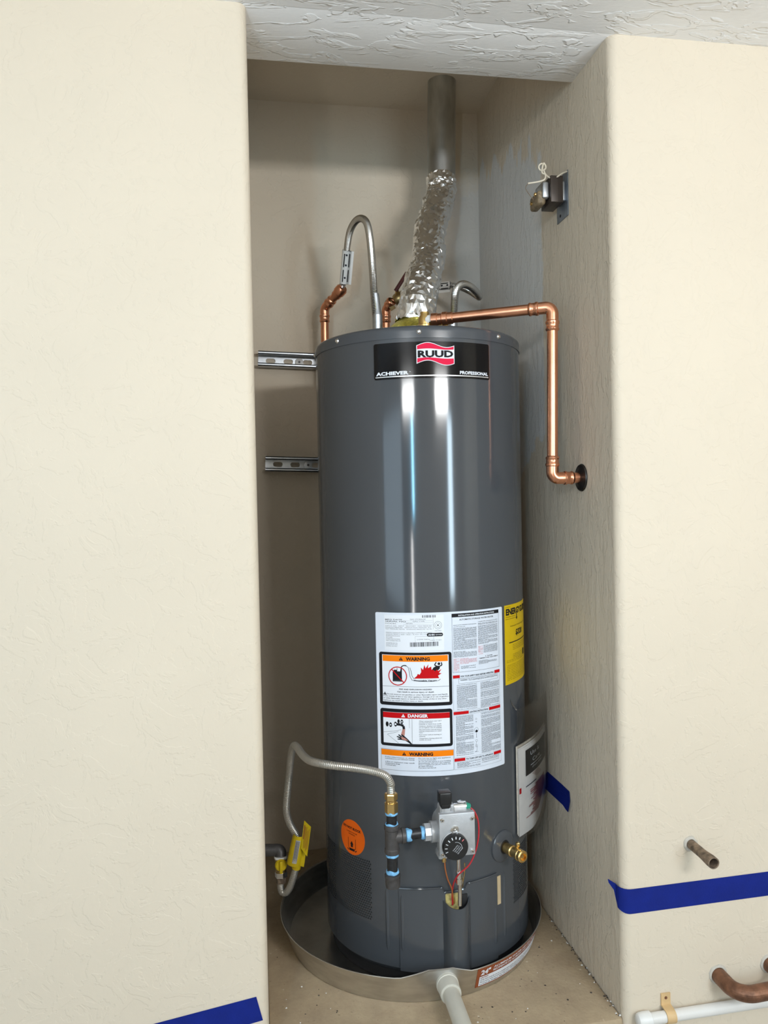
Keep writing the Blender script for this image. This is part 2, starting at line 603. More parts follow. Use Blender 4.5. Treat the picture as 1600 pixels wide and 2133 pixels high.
class Ink:
    """flat print laid on a surface; fmap(u, v, lift) gives the point u to the right and v down, in metres"""

    def __init__(self, fmap, unit=0.001, du=0.006):
        self.mb = MB()
        self.fmap = fmap
        self.k = unit
        self.du = du / unit
        self.layer = 0.0007

    def P(self, u, v, lift=None):
        return self.fmap(u * self.k, v * self.k, self.layer if lift is None else lift)

    def rect(self, u0, v0, u1, v1, m=0, lift=None):
        n = max(1, int(abs(u1 - u0) / self.du))
        rows = [[self.P(u0 + (u1 - u0) * i / n, v, lift) for v in (v0, v1)] for i in range(n + 1)]
        self.mb.grid(rows, m=m)

    def strip(self, us, top, bot, m=0, lift=None):
        self.mb.grid([[self.P(u, top(u), lift), self.P(u, bot(u), lift)] for u in us], m=m)

    def line(self, pts, w, m=0, lift=None):
        for (a, b), (c, d) in zip(pts, pts[1:]):
            L = math.hypot(c - a, d - b) or 1e-6
            nx, ny = -(d - b) / L * w / 2, (c - a) / L * w / 2
            n = max(1, int(L / self.du))
            self.mb.grid([[self.P(a + (c - a) * i / n + s * nx, b + (d - b) * i / n + s * ny, lift) for s in (-1, 1)] for i in range(n + 1)], m=m)

    def frame(self, u0, v0, u1, v1, w, m=0, lift=None):
        self.rect(u0, v0, u1, v0 + w, m, lift)
        self.rect(u0, v1 - w, u1, v1, m, lift)
        self.rect(u0, v0 + w, u0 + w, v1 - w, m, lift)
        self.rect(u1 - w, v0 + w, u1, v1 - w, m, lift)

    def poly(self, loop, m=0, lift=None):
        """filled outline, sliced into narrow columns so that it follows a curved surface"""
        b = bmesh.new()
        vs = [b.verts.new((p[0], p[1], 0)) for p in loop]
        for t in tessellate_polygon([[Vector((p[0], p[1], 0)) for p in loop]]):
            try:
                b.faces.new([vs[i] for i in t])
            except ValueError:
                pass
        u0, u1 = min(p[0] for p in loop), max(p[0] for p in loop)
        u = u0 + self.du
        while u < u1:
            bmesh.ops.bisect_plane(b, geom=b.verts[:] + b.edges[:] + b.faces[:], plane_co=(u, 0, 0), plane_no=(1, 0, 0))
            u += self.du
        b.verts.index_update()
        self.mb.add([self.P(v.co.x, v.co.y, lift) for v in b.verts], [[v.index for v in f.verts] for f in b.faces], m)
        b.free()

    def rrect(self, u0, v0, u1, v1, r, m=0, lift=None):
        """rounded rectangle as columns"""
        us = [u0 + r * (1 - cos(pi / 2 * i / 5)) for i in range(6)]
        n = max(1, int((u1 - u0 - 2 * r) / self.du))
        us += [u0 + r + (u1 - u0 - 2 * r) * i / n for i in range(1, n)]
        us += [u1 - r + r * sin(pi / 2 * i / 5) for i in range(6)]

        def inset(u):
            d = max(0, u0 + r - u, u - (u1 - r))
            return r - math.sqrt(max(0, r * r - d * d))
        self.strip(us, lambda u: v0 + inset(u), lambda u: v1 - inset(u), m, lift)

    def disc(self, u, v, r, m=0, lift=None, n=20, ry=None):
        self.mb.add([self.P(u + r * cos(2 * pi * i / n), v + (ry or r) * sin(2 * pi * i / n), lift) for i in range(n)], [tuple(range(n))], m)

    def ring(self, u, v, r, w, m=0, lift=None, n=28):
        self.mb.grid([[self.P(u + q * cos(2 * pi * i / n), v + q * sin(2 * pi * i / n), lift) for q in (r - w, r)] for i in range(n)], closed_u=True, m=m)

    def text(self, body, u, v, h, m=0, width=None, align='L', bold=0.0, lift=None, rot=0.0):
        """capitals h high with their base line at v; width squeezes the line to that length"""
        vs, fs, w = glyphs(body, bold)
        sx = h if width is None else width / max(w, 1e-6)
        W = w * sx
        u0 = u if align == 'L' else u - W / 2 if align == 'C' else u - W
        c, s = cos(rot), sin(rot)
        pts = []
        for x, y in vs:
            a, b = (u0 - u) + x * sx, -y * h
            pts.append(self.P(u + a * c - b * s, v + a * s + b * c, lift))
        self.mb.add(pts, fs, m)
        return W

    def para(self, lines, u0, u1, v, pitch, h, m=0, lift=None):
        for i, t in enumerate(lines):
            if t:
                full = len(t) > 22
                self.text(t, u0, v + pitch * i + h, h, m, width=(u1 - u0) if full else None, lift=lift)

    def triangle(self, u, v, s, m=0, lift=None):
        self.poly([(u, v - s), (u - s * 0.6, v), (u + s * 0.6, v)], m, lift)

    def build(self, name, mats, parent):
        return self.mb.build(name, mats, parent, sharp=None, recalc=False)


TX, TY, TR = 0.3747, 0.3913, 0.2337      # the heater's axis and radius


def cylmap(R, th0, z0, cx=TX, cy=TY):
    def f(u, v, l):
        th = th0 + u / R
        return (cx + (R + l) * sin(th), cy - (R + l) * cos(th), z0 - v)
    return f


def planemap(o, eu, ev, n):
    o, eu, ev, n = Vector(o), Vector(eu).normalized(), Vector(ev).normalized(), Vector(n).normalized()
    return lambda u, v, l: o + eu * u + ev * v + n * l


def sheet(name, fmap, w, h, mat, parent, t=0.0005, du=0.008, corner=0.0):
    """a thin label lying on a surface: face and cut edges"""
    mb = MB()
    n = max(2, int(w / du))
    us = [w * i / n for i in range(n + 1)]
    if corner:
        us = sorted(set(us + [corner * (1 - cos(pi / 2 * i / 4)) for i in range(5)] + [w - corner * (1 - cos(pi / 2 * i / 4)) for i in range(5)]))

    def inset(u):
        d = max(0.0, corner - u, u - (w - corner))
        return corner - math.sqrt(max(0.0, corner ** 2 - d ** 2)) if corner else 0.0
    front = [[fmap(u, inset(u), t), fmap(u, h - inset(u), t)] for u in us]
    back = [[fmap(u, inset(u), -0.0004), fmap(u, h - inset(u), -0.0004)] for u in us]
    mb.grid(front)
    mb.grid(back)
    loop = lambda q: [p[0] for p in q] + [p[1] for p in q[::-1]]
    mb.grid([loop(front), loop(back)], closed_v=True)
    return mb.build(name, mat, parent, sharp=30)

# ------------------------------------------------------------------ the setting
NW, ND = 0.6723, 0.857        # the niche: width and depth; its floor is z = 0
CZ, CE, NZ = 1.873, 0.175, 2.143   # garage ceiling, how far it reaches into the niche, niche ceiling
FZ = -0.55                    # garage floor
RB = 0.018                    # rounded plaster corners
XW, XE, YS = -3.0, 2.2, -2.45


def prism(mb, prof, z0, z1, m=0, seg_z=1):
    P = [[(x, y, z0 + (z1 - z0) * i / seg_z) for i in range(seg_z + 1)] for x, y in prof]
    mb.grid(P, closed_u=True, m=m)
    base = len(mb.v) - len(prof) * (seg_z + 1)
    mb.face([base + i * (seg_z + 1) for i in range(len(prof))], m)
    mb.face([base + i * (seg_z + 1) + seg_z for i in range(len(prof))], m)


arc = [(RB * math.sin(t) - RB, RB - RB * math.cos(t)) for t in [pi / 2 * i / 10 for i in range(11)]]
wl = MB()
prism(wl, [(XW, 0.0)] + arc + [(0.0, ND), (XW, ND)], FZ, 2.3)
struct('wall_left', wl, 'wall')
wr = MB()
prism(wr, [(XE, 0.0), (XE, ND), (NW, ND)] + [(NW - x, y) for x, y in arc[::-1]], FZ, 2.3)
wr_o = struct('wall_right', wr, ['wall', 'wall_r'])
for p_ in wr_o.data.polygons:
    if abs(p_.normal.x) > 0.99 and p_.center.x < NW + 0.01:
        p_.material_index = 1
wb = MB()
wb.box((-0.05, ND, FZ), (NW + 0.05, ND + 0.1, 2.3))
struct('wall_back', wb, 'wall_b')
ce = MB()
ce.box((XW, YS, CZ), (XE, 0.0, CZ + 0.3))
ce.box((-RB, -0.001, CZ), (NW + RB, CE, CZ + 0.3), bevel=0.004)
struct('ceiling', ce, 'ceil')
nc = MB()
nc.box((-0.02, CE - 0.01, NZ), (NW + 0.02, ND + 0.02, NZ + 0.1))
struct('ceiling_niche', nc, 'nceil')
fl = MB()
fl.box((0.0, 0.004, FZ), (NW, ND, 0.0), bevel=0.006)
struct('floor_niche', fl, 'slab')
gf = MB()
gf.box((XW - 3, YS - 4, FZ - 0.1), (XE + 3, 0.0, FZ))
struct('floor', gf, 'garage_floor')
ww = MB()
ww.box((XW - 0.1, YS, FZ), (XW, 0.0, CZ))
struct('wall_west', ww, 'wall')
we = MB()
we.box((XE, YS, FZ), (XE + 0.1, 0.0, CZ))
struct('wall_east', we, 'wall')
ws = MB()
ws.box((XW, YS - 0.1, 1.60), (XE, YS, CZ))
ws.box((-0.45, YS - 0.1, FZ), (1.2, YS, 1.60))
ws.box((1.2, YS - 0.1, FZ), (1.64, YS, 0.45))
ws.box((1.64, YS - 0.1, FZ), (XE, YS, 1.60))
struct('wall_south', ws, 'wall')


# ------------------------------------------------------------------ the water heater
HT = 1.359                    # height of its lid
heater = thing('water_heater', 'tall grey gas water heater standing in an aluminium pan in the niche', 'water heater', (TX, TY, 0.004))

b = MB()
b.lathe([(0.2, 0.030), (TR - 0.008, 0.030), (TR, 0.040), (TR, 1.335)], (TX, TY, 0), seg=128, caps=True)
b.build('jacket', 'jacket', heater)
b = MB()
b.lathe([(0.215, 0.004), (0.222, 0.004), (0.222, 0.031)], (TX, TY, 0), seg=96)
b.build('base_ring', 'dark', heater)
b = MB()
b.lathe([(TR - 0.004, 1.3325), (TR + 0.0016, 1.3325), (TR + 0.0018, 1.346)] + [(TR - 0.010 + 0.0118 * cos(t), 1.348 + 0.011 * sin(t)) for t in [pi / 2 * i / 7 for i in range(8)]] + [(TR - 0.02, 1.352), (0.05, 1.351), (0.0005, 1.351)], (TX, TY, 0), seg=128)
b.build('lid', 'cap', heater)
for deg in (-57.4, -10.7, 35.2, 80, 125, 170, 215, 260):
    t = radians(deg)
    b = MB()
    p = Vector((TX + (TR + 0.0012) * sin(t), TY - (TR + 0.0012) * cos(t), 1.3445))
    d = Vector((sin(t), -cos(t), 0))
    b.lathe([(0.0052, 0), (0.0052, 0.001), (0.0036, 0.0026), (0.0032, 0.0042), (0.0008, 0.0052)], p, d, seg=12)
    b.build('lid_screw', 'chrome', heater)


def at(theta, r, z):
    t = radians(theta)
    return Vector((TX + r * sin(t), TY - r * cos(t), z))


# --- brand plate at the top
fm = cylmap(TR, radians(-34.0), 1.3245)
BW, BH = TR * radians(61.8), 0.0735
bp_ = sheet('brand_plate', fm, BW, BH, 'black_gloss', heater, t=0.0012, corner=0.004)
ink = Ink(fm)
ink.layer = 0.0014
W_ = BW * 1000
U = [89 + 78 * i / 26 for i in range(27)]
wave = lambda u: math.sin((u - 89) / 78 * 2 * pi - 0.25)
top = lambda u: 6.5 - 5.0 * wave(u) - (2.0 if u < 92 else 0) * 0
bot = lambda u: 43.5 - 5.0 * wave(u)
ink.strip(U, top, bot, 0)
I = [90.4 + 75.2 * i / 26 for i in range(27)]
ink.strip(I, lambda u: top(u) + 1.3, lambda u: 15.5 - 1.2 * wave(u), 1, 0.0017)
ink.strip(I, lambda u: 33.5 - 1.2 * wave(u), lambda u: bot(u) - 1.3, 1, 0.0017)
ink.text('RUUD', 128, 31.3, 13.2, 2, width=73, align='C', bold=0.045, lift=0.0019)
ink.text('ACHIEVER', 4.5, 65.0, 6.8, 0, width=68, bold=0.045)
ink.text('TM', 73.5, 61.0, 1.8, 0, width=3.5)
ink.text('PROFESSIONAL', W_ - 4.5, 65.0, 6.4, 0, width=69, align='R', bold=0.035)
ink.rect(3, 67.5, W_ - 3, 69.6, 3)
ink.build('lettering', ['ink_white', 'ink_logo', 'ink', 'ink_silver'], bp_)

# --- large white rating and warning label
fm = cylmap(TR, radians(-36.2), 0.7748)
LW, LH = TR * radians(70.6), 0.3345
lab = sheet('rating_label', fm, LW, LH, 'paper', heater, corner=0.003)
ink = Ink(fm)
K, R_, O_, WH, G_, PK, SK = range(7)
# data panel
ink.rect(20, 4.5, 143, 77, WH, 0.0006)
for u in (77, 83.5):
    pass
ink.text('MFG DATE', 22, 15.3, 2.4, G_, width=36, bold=0.02)
ink.text('SERIAL NO', 22, 19.0, 2.4, G_, width=44, bold=0.02)
ink.text('GAS STORAGE', 74, 14.4, 2.4, G_, width=32)
ink.text('GAS TYPE', 80, 18.4, 2.4, G_, width=24)
ink.text('MODEL', 22, 23.2, 2.2, G_, width=24)
ink.text('NATURAL', 66, 22.8, 2.2, G_, width=14)
for i, t in enumerate(('CAP U.S. GAL   INPUT   RECOVERY   MAX PRESSURE', 'MANIFOLD PRESSURE    MINIMUM INLET PRESSURE  W.C.', 'TEST PRESSURE 300 PSI   WORKING PRESSURE 150 PSI')):
    ink.text(t, 22, 28.0 + 3.2 * i, 1.9, G_, width=96)
for v in (16.2, 20.2, 24.4):
    ink.rect(60, v, 120, v + 0.25, G_)
ink.rect(121, 10, 121.3, 34, G_)
for i, t in enumerate(('MINIMUM CLEARANCES FROM COMBUSTIBLE', 'SURFACES  FRONT 4  SIDES 1  BACK 1  IN.', 'FOR INSTALLATION IN ALCOVE', 'OR CLOSET', 'COMBUSTIBLE FLOORING', 'VENT CONNECTOR 6 IN')):
    ink.text(t, 23, 42.0 + 3.3 * i, 2.0, G_, width=(60 if i < 2 else 30 if i in (2, 4) else None))
for i, t in enumerate(('COMPLIES WITH ANSI', 'Z21.10.1 CSA 4.1')):
    ink.text(t, 84, 41.5 + 3.3 * i, 1.9, G_, width=34)
ink.frame(84, 48, 122, 61, 0.25, G_)
ink.text('LOW NOx', 88, 55.5, 2.2, G_, width=26)
for i in range(3):
    ink.text(('ASSEMBLED IN', 'MADE FOR USE WITH', 'NATURAL GAS ONLY')[i], 23, 63.5 + 3.0 * i, 1.9, G_, width=24)
random.seed(3)
x = 73.0
while x < 130:
    w = random.choice((0.5, 0.8, 1.2))
    ink.rect(x, 60.5 - (x - 73) * 0.02, x + w, 69.5 - (x - 73) * 0.02, K)
    x += w + random.choice((0.5, 0.7, 1.1))
x = 99.0
while x < 127:
    w = random.choice((0.5, 0.8, 1.2))
    ink.rect(x, 5.0, x + w, 10.0, G_)
    x += w + random.choice((0.6, 0.9, 1.5))
ink.ring(131, 26, 8.0, 0.5, G_)
ink.ring(131, 26, 5.0, 0.4, G_)
ink.disc(131, 26, 1.5, G_)
ink.text('CERTIFIED', 131, 38.2, 1.7, G_, width=14, align='C')
ink.rrect(108, 41.6, 141, 48.8, 3.4, K)
ink.text('AHRI', 110.5, 46.8, 3.2, WH, width=13, bold=0.03, lift=0.001)
ink.text('CERTIFIED', 125, 46.6, 2.4, WH, width=14, lift=0.001)
ink.text('DIRECTORY', 114, 57.0, 1.6, G_, width=24)
# warning panel with the fire
ink.rrect(6.8, 81.3, 158.0, 190.5, 5.0, K)
ink.rect(13.6, 86.6, 151.6, 183.5, WH, 0.001)
ink.rect(14.8, 87.4, 150.0, 100.0, O_, 0.0012)


def alert(u, v, s, m, m2):
    ink.triangle(u, v, s, m, 0.0014)
    ink.rect(u - s * 0.05, v - s * 0.66, u + s * 0.05, v - s * 0.3, m2, 0.0016)
    ink.disc(u, v - s * 0.17, s * 0.07, m2, 0.0016, 8)


alert(54, 97.6, 7.2, K, O_)
ink.text('WARNING', 64, 97.4, 6.8, K, width=49, bold=0.045, lift=0.0014)
# gasoline can under a prohibition ring
ink.poly([(36, 141), (36, 122), (39, 117), (45, 117), (46, 120), (52, 120), (53, 115), (55.5, 115), (55.5, 141)], K, 0.0012)
ink.rect(37.5, 138.2, 54, 140.6, G_, 0.0014)
ink.rect(45, 113, 46, 118, K, 0.0012)
ink.line([(54, 117), (54.5, 111), (57.5, 108.3), (62, 107.5), (65, 108.5)], 2.0, K, 0.0012)
ink.line([(65, 108.5), (69, 112), (70.5, 119), (72, 130), (76, 137.5), (90, 140), (118, 140.5), (130, 139), (134, 136)], 0.9, G_, 0.0012)
ink.line([(72, 112), (74.5, 119), (76, 128), (80, 135)], 0.9, G_, 0.0012)
ink.ring(46.5, 129.7, 19.6, 1.9, R_, 0.0016)
ink.line([(33.5, 115.5), (60, 143.5)], 2.0, R_, 0.0016)
# flames and the person in them
ink.poly([(79.5, 134.2), (86, 129), (88, 124.5), (91.5, 126.5), (95, 121), (94.5, 111.5), (99, 116.5), (101.5, 106), (104, 113.5), (110, 105), (108.5, 113), (115.5, 110), (116, 116.5), (121.5, 113.5), (122, 119.5), (127, 115.5), (129.5, 119.5), (136.5, 115.5), (131, 123.5), (136.5, 124.5), (129, 129), (131.5, 134.2)], R_, 0.0012)
ink.poly([(117, 117), (120, 112), (127, 108.5), (133, 109), (133, 114), (129.5, 118), (126.5, 116.5), (123, 120), (120.5, 117)], K, 0.0014)
ink.disc(131.2, 104.6, 2.8, K, 0.0014, 16)
ink.line([(127.5, 110), (122.2, 107), (126, 101.2)], 2.2, K, 0.0014)
ink.line([(132, 110), (137.5, 107.6), (136.2, 101.8)], 2.2, K, 0.0014)
ink.text('Flammable Vapors', 80, 139.6, 3.0, K, width=46, bold=0.03, lift=0.0012)
ink.rect(14, 151.0, 151.4, 151.6, G_, 0.0012)
ink.text('FIRE AND EXPLOSION HAZARD', 82.5, 158.0, 2.9, K, width=67, align='C', bold=0.02, lift=0.0012)
ink.text('Can result in serious injury or death', 82.5, 163.2, 2.9, K, width=75, align='C', bold=0.02, lift=0.0012)
alert(18.5, 169.5, 6.4, K, WH)
for i, (t, u, e) in enumerate((('Do not store or use gasoline or other flammable vapors and liquids', 23, 148), ('in the vicinity of this or any other appliance. Storage of or use of gasoline', 15, 150), ('or other flammable vapors or liquids in the vicinity of this or any other', 15, 146), ('appliance can result in serious injury or death.', 15, 98))):
    ink.text(t, u, 168.6 + 4.3 * i, 2.5, K, width=e - u, bold=0.012, lift=0.0012)
# danger panel with the tap
ink.rrect(7.1, 197.6, 157.3, 274.6, 5.0, K)
ink.rect(13.4, 204.6, 151.6, 268.6, WH, 0.001)
ink.rect(13.4, 205.0, 151.6, 216.4, R_, 0.0012)
alert(56.5, 214.0, 6.8, WH, R_)
ink.text('DANGER', 66, 213.8, 6.6, WH, width=41, bold=0.04, lift=0.0014)
ink.rect(74.0, 216.4, 74.5, 268.6, K, 0.0012)
ink.rect(68.6, 216.4, 69.0, 236, G_, 0.0012)
for u_, v_, r_ in ((22, 230, 5.2), (29.5, 231, 4.8), (40, 229, 5.0), (46.5, 222.8, 4.2), (53.5, 223.5, 4.4)):
    ink.disc(u_, v_, r_ * 0.62, K, 0.0012, 18, ry=r_)
for u_, v_, r_ in ((29.5, 231, 1.6), (40, 229, 2.0), (53.5, 223.5, 1.4)):
    ink.disc(u_, v_, r_, WH, 0.0014, 10)
ink.line([(40, 229), (51, 229.5), (56.5, 232), (57.5, 238.5)], 5.0, K, 0.0012)
ink.poly([(54.5, 238.5), (60, 238.5), (58.5, 252), (50.5, 252)], SK, 0.0011)
ink.line([(14, 247), (34, 244), (52, 240)], 0.5, G_, 0.0012)
ink.line([(22, 251), (46, 244)], 0.5, G_, 0.0012)
ink.line([(22, 251), (46, 268)], 0.5, G_, 0.0012)
ink.poly([(74, 268.4), (66, 259.5), (58, 252.5), (53, 249), (51.5, 251), (55, 254.5), (46.5, 249.5), (45, 251), (50.5, 255), (42.5, 253.2), (41.8, 255), (49.5, 258), (43.5, 258.6), (44, 260.6), (52, 260.8), (60, 262), (66, 265.5), (70, 268.4)], K, 0.0013)
ink.poly([(50.5, 255), (55, 254.5), (60, 257), (66, 262), (60, 261.2), (53, 259.4)], SK, 0.0015)
for i, t in enumerate(('Water temperature over 125 F', 'can cause severe burns', 'instantly or death from scalds.', 'Children, disabled and elderly', 'are at highest risk of scalding.', 'See instruction manual before', 'setting temperature at water', 'heater.', 'Feel water before bathing or', 'showering.', 'Temperature limiting valves are', 'available, see manual.')):
    ink.text(t, 88.5, 222.2 + 3.1 * i + (i > 2) * 0.9 + (i > 4) * 0.9 + (i > 7) * 1.2 + (i > 9) * 1.2, 2.1, K, width=(46 if len(t) > 27 else None), bold=0.008, lift=0.0012)
# second warning
ink.frame(7.2, 281.6, 158.6, 324.6, 0.5, G_)
ink.rect(8.0, 282.6, 158.0, 294.4, O_, 0.0009)
alert(57, 292.4, 7.0, K, O_)
ink.text('WARNING', 67, 292.2, 6.4, K, width=49, bold=0.045, lift=0.0014)
for i, t in enumerate(('If the information in these', 'instructions is not followed exactly', '', 'a fire or explosion may result', 'causing property damage', 'or personal injury.')):
    ink.text(t or ' ', 16, 299.0 + 3.3 * i, 2.3, K, width=(62 if len(t) > 26 else None), bold=0.01) if t else None
for i, t in enumerate(('Do not try to light any appliance', 'or touch any electrical switch', 'do not use any phone in your building', 'Immediately call your gas supplier', 'from a neighbours phone. Follow the', 'gas supplier instructions.', 'If you cannot reach them call')):
    ink.text(t, 86, 298.6 + 3.3 * i, 2.2, K, width=(66 if len(t) > 31 else None), bold=0.01)
# right half: instruction columns
ink.frame(160.0, 4.2, 276.0, 125.0, 0.5, G_)
ink.rect(159.6, 4.2, 276.0, 11.6, K, 0.0009)
ink.text('INSTALLATION AND OPERATION INSTRUCTIONS', 218, 9.6, 3.0, WH, width=88, align='C', bold=0.02, lift=0.0011)
ink.text('AUTOMATIC STORAGE WATER HEATER', 218, 18.6, 3.2, K, width=84, align='C', bold=0.02)
WORDS = ('install this heater on a level surface near a drain and vent to the outside open the cold water supply valve and fill the tank '
         'completely before lighting the burner check every joint for leaks with soap solution never use an open flame keep the area clear of '
         'combustible material and do not obstruct the flow of combustion air close the gas valve if overheating occurs drain a bucket of water '
         'each month to remove sediment read the manual supplied with the heater and keep it for later use call a qualified installer or service agency').split()


def column(u0, u1, v0, v1, m=G_, pitch=2.05, h=1.4, lift=0.0009, gap=0.10):
    v = v0
    while v + h < v1:
        if random.random() < gap:
            v += pitch * 0.7
            continue
        s = ' '.join(random.choices(WORDS, k=8))
        n = int((u1 - u0) / 0.95)
        s = s[:n].strip()
        short = random.random() < 0.16
        if short:
            s = s[:max(8, n // 2)].strip()
        ink.text(s, u0, v + h, h, m, width=(u1 - u0) * (0.5 if short else 1.0), lift=lift, bold=0.02)
        v += pitch


random.seed(11)
column(162.5, 215, 27, 95)
column(162.5, 174.5, 96.5, 122.5, PK, gap=0.02)
column(176, 215, 96.5, 110, PK, gap=0.02)
column(178, 212, 112.5, 120)
column(218.8, 272, 23.5, 72)
column(218.8, 230, 75, 94, PK, gap=0.02)
column(232, 271, 74, 91)
ink.text('C. WATER', 246, 98.5, 2.2, K, width=20, align='C', bold=0.02)
ink.text('TEMPERATURE ADJUSTMENT', 246, 102.0, 2.2, K, width=52, align='C', bold=0.02)
column(219.5, 268, 105, 114)


def redline(v, uL, uR, t):
    ink.rect(160.0, v, uL, v + 6.2, R_, 0.0009)
    ink.rect(uR, v, 276.4, v + 6.2, R_, 0.0009)
    ink.text(t, (uL + uR) / 2, v + 4.9, 3.3, K, width=uR - uL - 4, align='C', bold=0.03)


redline(130.6, 175, 260.5, 'FOR YOUR SAFETY READ BEFORE OPERATING')
redline(205.6, 193.4, 243.6, 'LIGHTING INSTRUCTIONS')
redline(301.6, 183.6, 254.6, 'TO TURN OFF GAS TO APPLIANCE')
ink.frame(160.2, 137.5, 276.0, 204.5, 0.3, G_)
ink.frame(172, 138.6, 270, 148.5, 0.4, G_)
ink.text('WARNING:', 176, 142.6, 2.2, K, width=16, bold=0.03)
column(194, 268, 140.0, 147.5)
column(168, 213.5, 150.5, 203)
column(222.5, 273.5, 145.5 + 5, 203)
ink.frame(160.2, 212.5, 276.0, 300.5, 0.3, G_)
column(164.5, 203.5, 214.5, 299.5)
column(222.5, 275.0, 214.0, 299.0)
ink.frame(160.2, 308.5, 277.0, 324.8, 0.3, G_)
column(166, 219, 310, 323.5, gap=0.03)
column(222.5, 270, 309, 320, gap=0.03)
for v_, r_ in ((225, 1.8), (231, 1.2), (263, 1.0), (270, 2.4), (281, 2.6)):
    ink.ring(210.5, v_, r_, 0.4, G_)
ink.disc(211, 250.5, 2.8, K)
ink.ring(210.5, 248, 5.0, 0.4, G_)
ink.line([(210.5, 254), (210.5, 262)], 0.6, G_)
ink.line([(210.5, 272), (209, 279), (212, 284), (210.5, 292), (206, 293), (215, 293)], 0.5, G_)
ink.build('print', ['ink', 'ink_red', 'ink_orange', 'ink_white', 'ink_grey', 'ink_pink', 'skin'], lab)

# --- yellow energy label round the right side
fm = cylmap(TR, radians(36.6), 0.7752)
eg = sheet('energy_label', fm, 0.137, 0.170, 'yellow', heater)
ink = Ink(fm)
ink.text('U.S. Government', 4, 5.2, 2.0, 0, width=20)
ink.text('ENERGYGUIDE', 5, 21.0, 13.0, 0, width=126, bold=0.05)
for i, t in enumerate(('WATER HEATER - NATURAL GAS', 'TANK SIZE (STORAGE CAPACITY) 38')):
    ink.text(t, 4, 26.5 + 4.5 * i, 2.0, 0, width=42)
ink.poly([(52, 22), (56, 22), (56, 30), (59, 30), (54, 36), (49, 30), (52, 30)], 0)
ink.text('Estimated Yearly Energy Cost', 68.5, 48, 3.2, 0, width=92, align='C')
ink.text('$320', 68.5, 68, 12, 0, width=42, align='C', bold=0.04)
ink.rect(16, 80.5, 122, 82.6, 0)
ink.rect(96, 106, 110, 120, 0)
for i in range(22):
    if i in (4, 5, 11):
        continue
    ink.text(' '.join(random.choices(WORDS, k=9))[:46], 6 + (26 if i < 9 else 0), 88 + 3.5 * i, 1.7, 0, width=100 if i < 9 else 124)
ink.build('lettering', ['ink'], eg)

# --- orange round sticker, lower left
SO = (-54.6, 0.288)
fm0 = cylmap(TR, radians(SO[0]), SO[1])
mb = MB()
mb.grid([[fm0(r * cos(2 * pi * k / 48), r * sin(2 * pi * k / 48), 0.0005 if r < 0.0371 else -0.0003) for k in range(48)] for r in (0.0001, 0.012, 0.024, 0.037, 0.0372)], closed_v=True)
st = mb.build('round_sticker', 'orange', heater, sharp=None)
ink = Ink(fm0)
ink.layer = 0.0009
ink.text('DO NOT BLOCK', 0, -17, 5.2, 0, width=54, align='C', bold=0.035, rot=0.06)
ink.text('COMBUSTION AIR', 0, -9.5, 2.6, 0, width=33, align='C', rot=0.06)
ink.text('OPENINGS', 0, -5, 2.6, 0, width=20, align='C', rot=0.06)
for s in (-1, 1):
    ink.line([(s * 11, 2), (s * 11, 22), (s * 6, 27)], 1.0, 0)
    ink.line([(s * 14, 26), (s * 10, 29)], 2.0, 0)
ink.poly([(-3, 21), (-3, 15), (-5, 15), (0, 8), (5, 15), (3, 15), (3, 21)], 0)
ink.rect(-8, 24, 8, 29, 0)
ink.build('lettering', ['ink'], st)


# --- perforated combustion air screens
def screen(name, th0, th1, z0, z1, pitch=0.0056, r=0.0019):
    mb = MB()
    R = TR + 0.0005
    row, z = 0, z0
    while z < z1:
        u = radians(th0) * R + (row % 2) * pitch / 2
        while u < radians(th1) * R:
            f = cylmap(R, 0, 0)
            mb.add([f(u + r * cos(pi / 3 * k), -(z + r * sin(pi / 3 * k)), 0) for k in range(6)], [tuple(range(6))])
            u += pitch
        z += pitch * 0.9
        row += 1
    o = mb.build(name, 'dark', heater, sharp=None, recalc=False)
    o['kind'] = 'stuff'
    return o


screen('perforated_screen', -84, -42, 0.128, 0.252)
screen('perforated_screen', 41, 62, 0.132, 0.245)

# --- burner access panel with pressed ribs, tape strip and flue pipe shield
mb = MB()
RP = TR + 0.003
ths = [radians(-26.2 + 52.4 * i / 44) for i in range(45)]
ztop = lambda t: 0.209 + 0.010 * (t / radians(26.2) + 1) / 2 - (0.010 if abs(t - radians(2)) < radians(6) else 0.0)
P = []
for t in ths:
    col_ = []
    zt = ztop(t)
    for r, z in ((TR - 0.002, 0.034), (RP, 0.036), (RP, zt - 0.004), (RP + 0.0022, zt - 0.002), (RP + 0.0015, zt), (TR - 0.002, zt - 0.001)):
        col_.append((TX + r * sin(t), TY - r * cos(t), z))
    P.append(col_)
mb.grid(P, closed_v=True)
mb.face(range(6))
mb.face(range(len(mb.v) - 6, len(mb.v)))
panel = mb.build('burner_access_panel', 'jacket', heater, sharp=40)
for th, z0, z1 in ((-33.0, 0.070, 0.206), (-24.8, 0.074, 0.198), (25.0, 0.066, 0.150), (32.5, 0.066, 0.214)):
    mb = MB()
    R = TR + (0.003 if abs(th) < 26.2 else 0.0)
    prof = [(-0.0042, -0.0006), (-0.003, 0.0012), (-0.0012, 0.0021), (0.0012, 0.0021), (0.003, 0.0012), (0.0042, -0.0006)]
    f = cylmap(R, radians(th), 0)
    n = 10
    mb.grid([[f(u * (0.15 if i in (0, n) else 1), -(z0 + (z1 - z0) * i / n), l if i not in (0, n) else -0.0006) for u, l in prof] for i in range(n + 1)])
    mb.build('pressed_rib', 'jacket', heater)
fm = cylmap(TR + 0.0032, radians(27.3), 0.205)
sheet('paper_strip', cylmap(TR + 0.0005, radians(27.0), 0.2085), 0.0098, 0.060, 'masking', heater, t=0.0006)
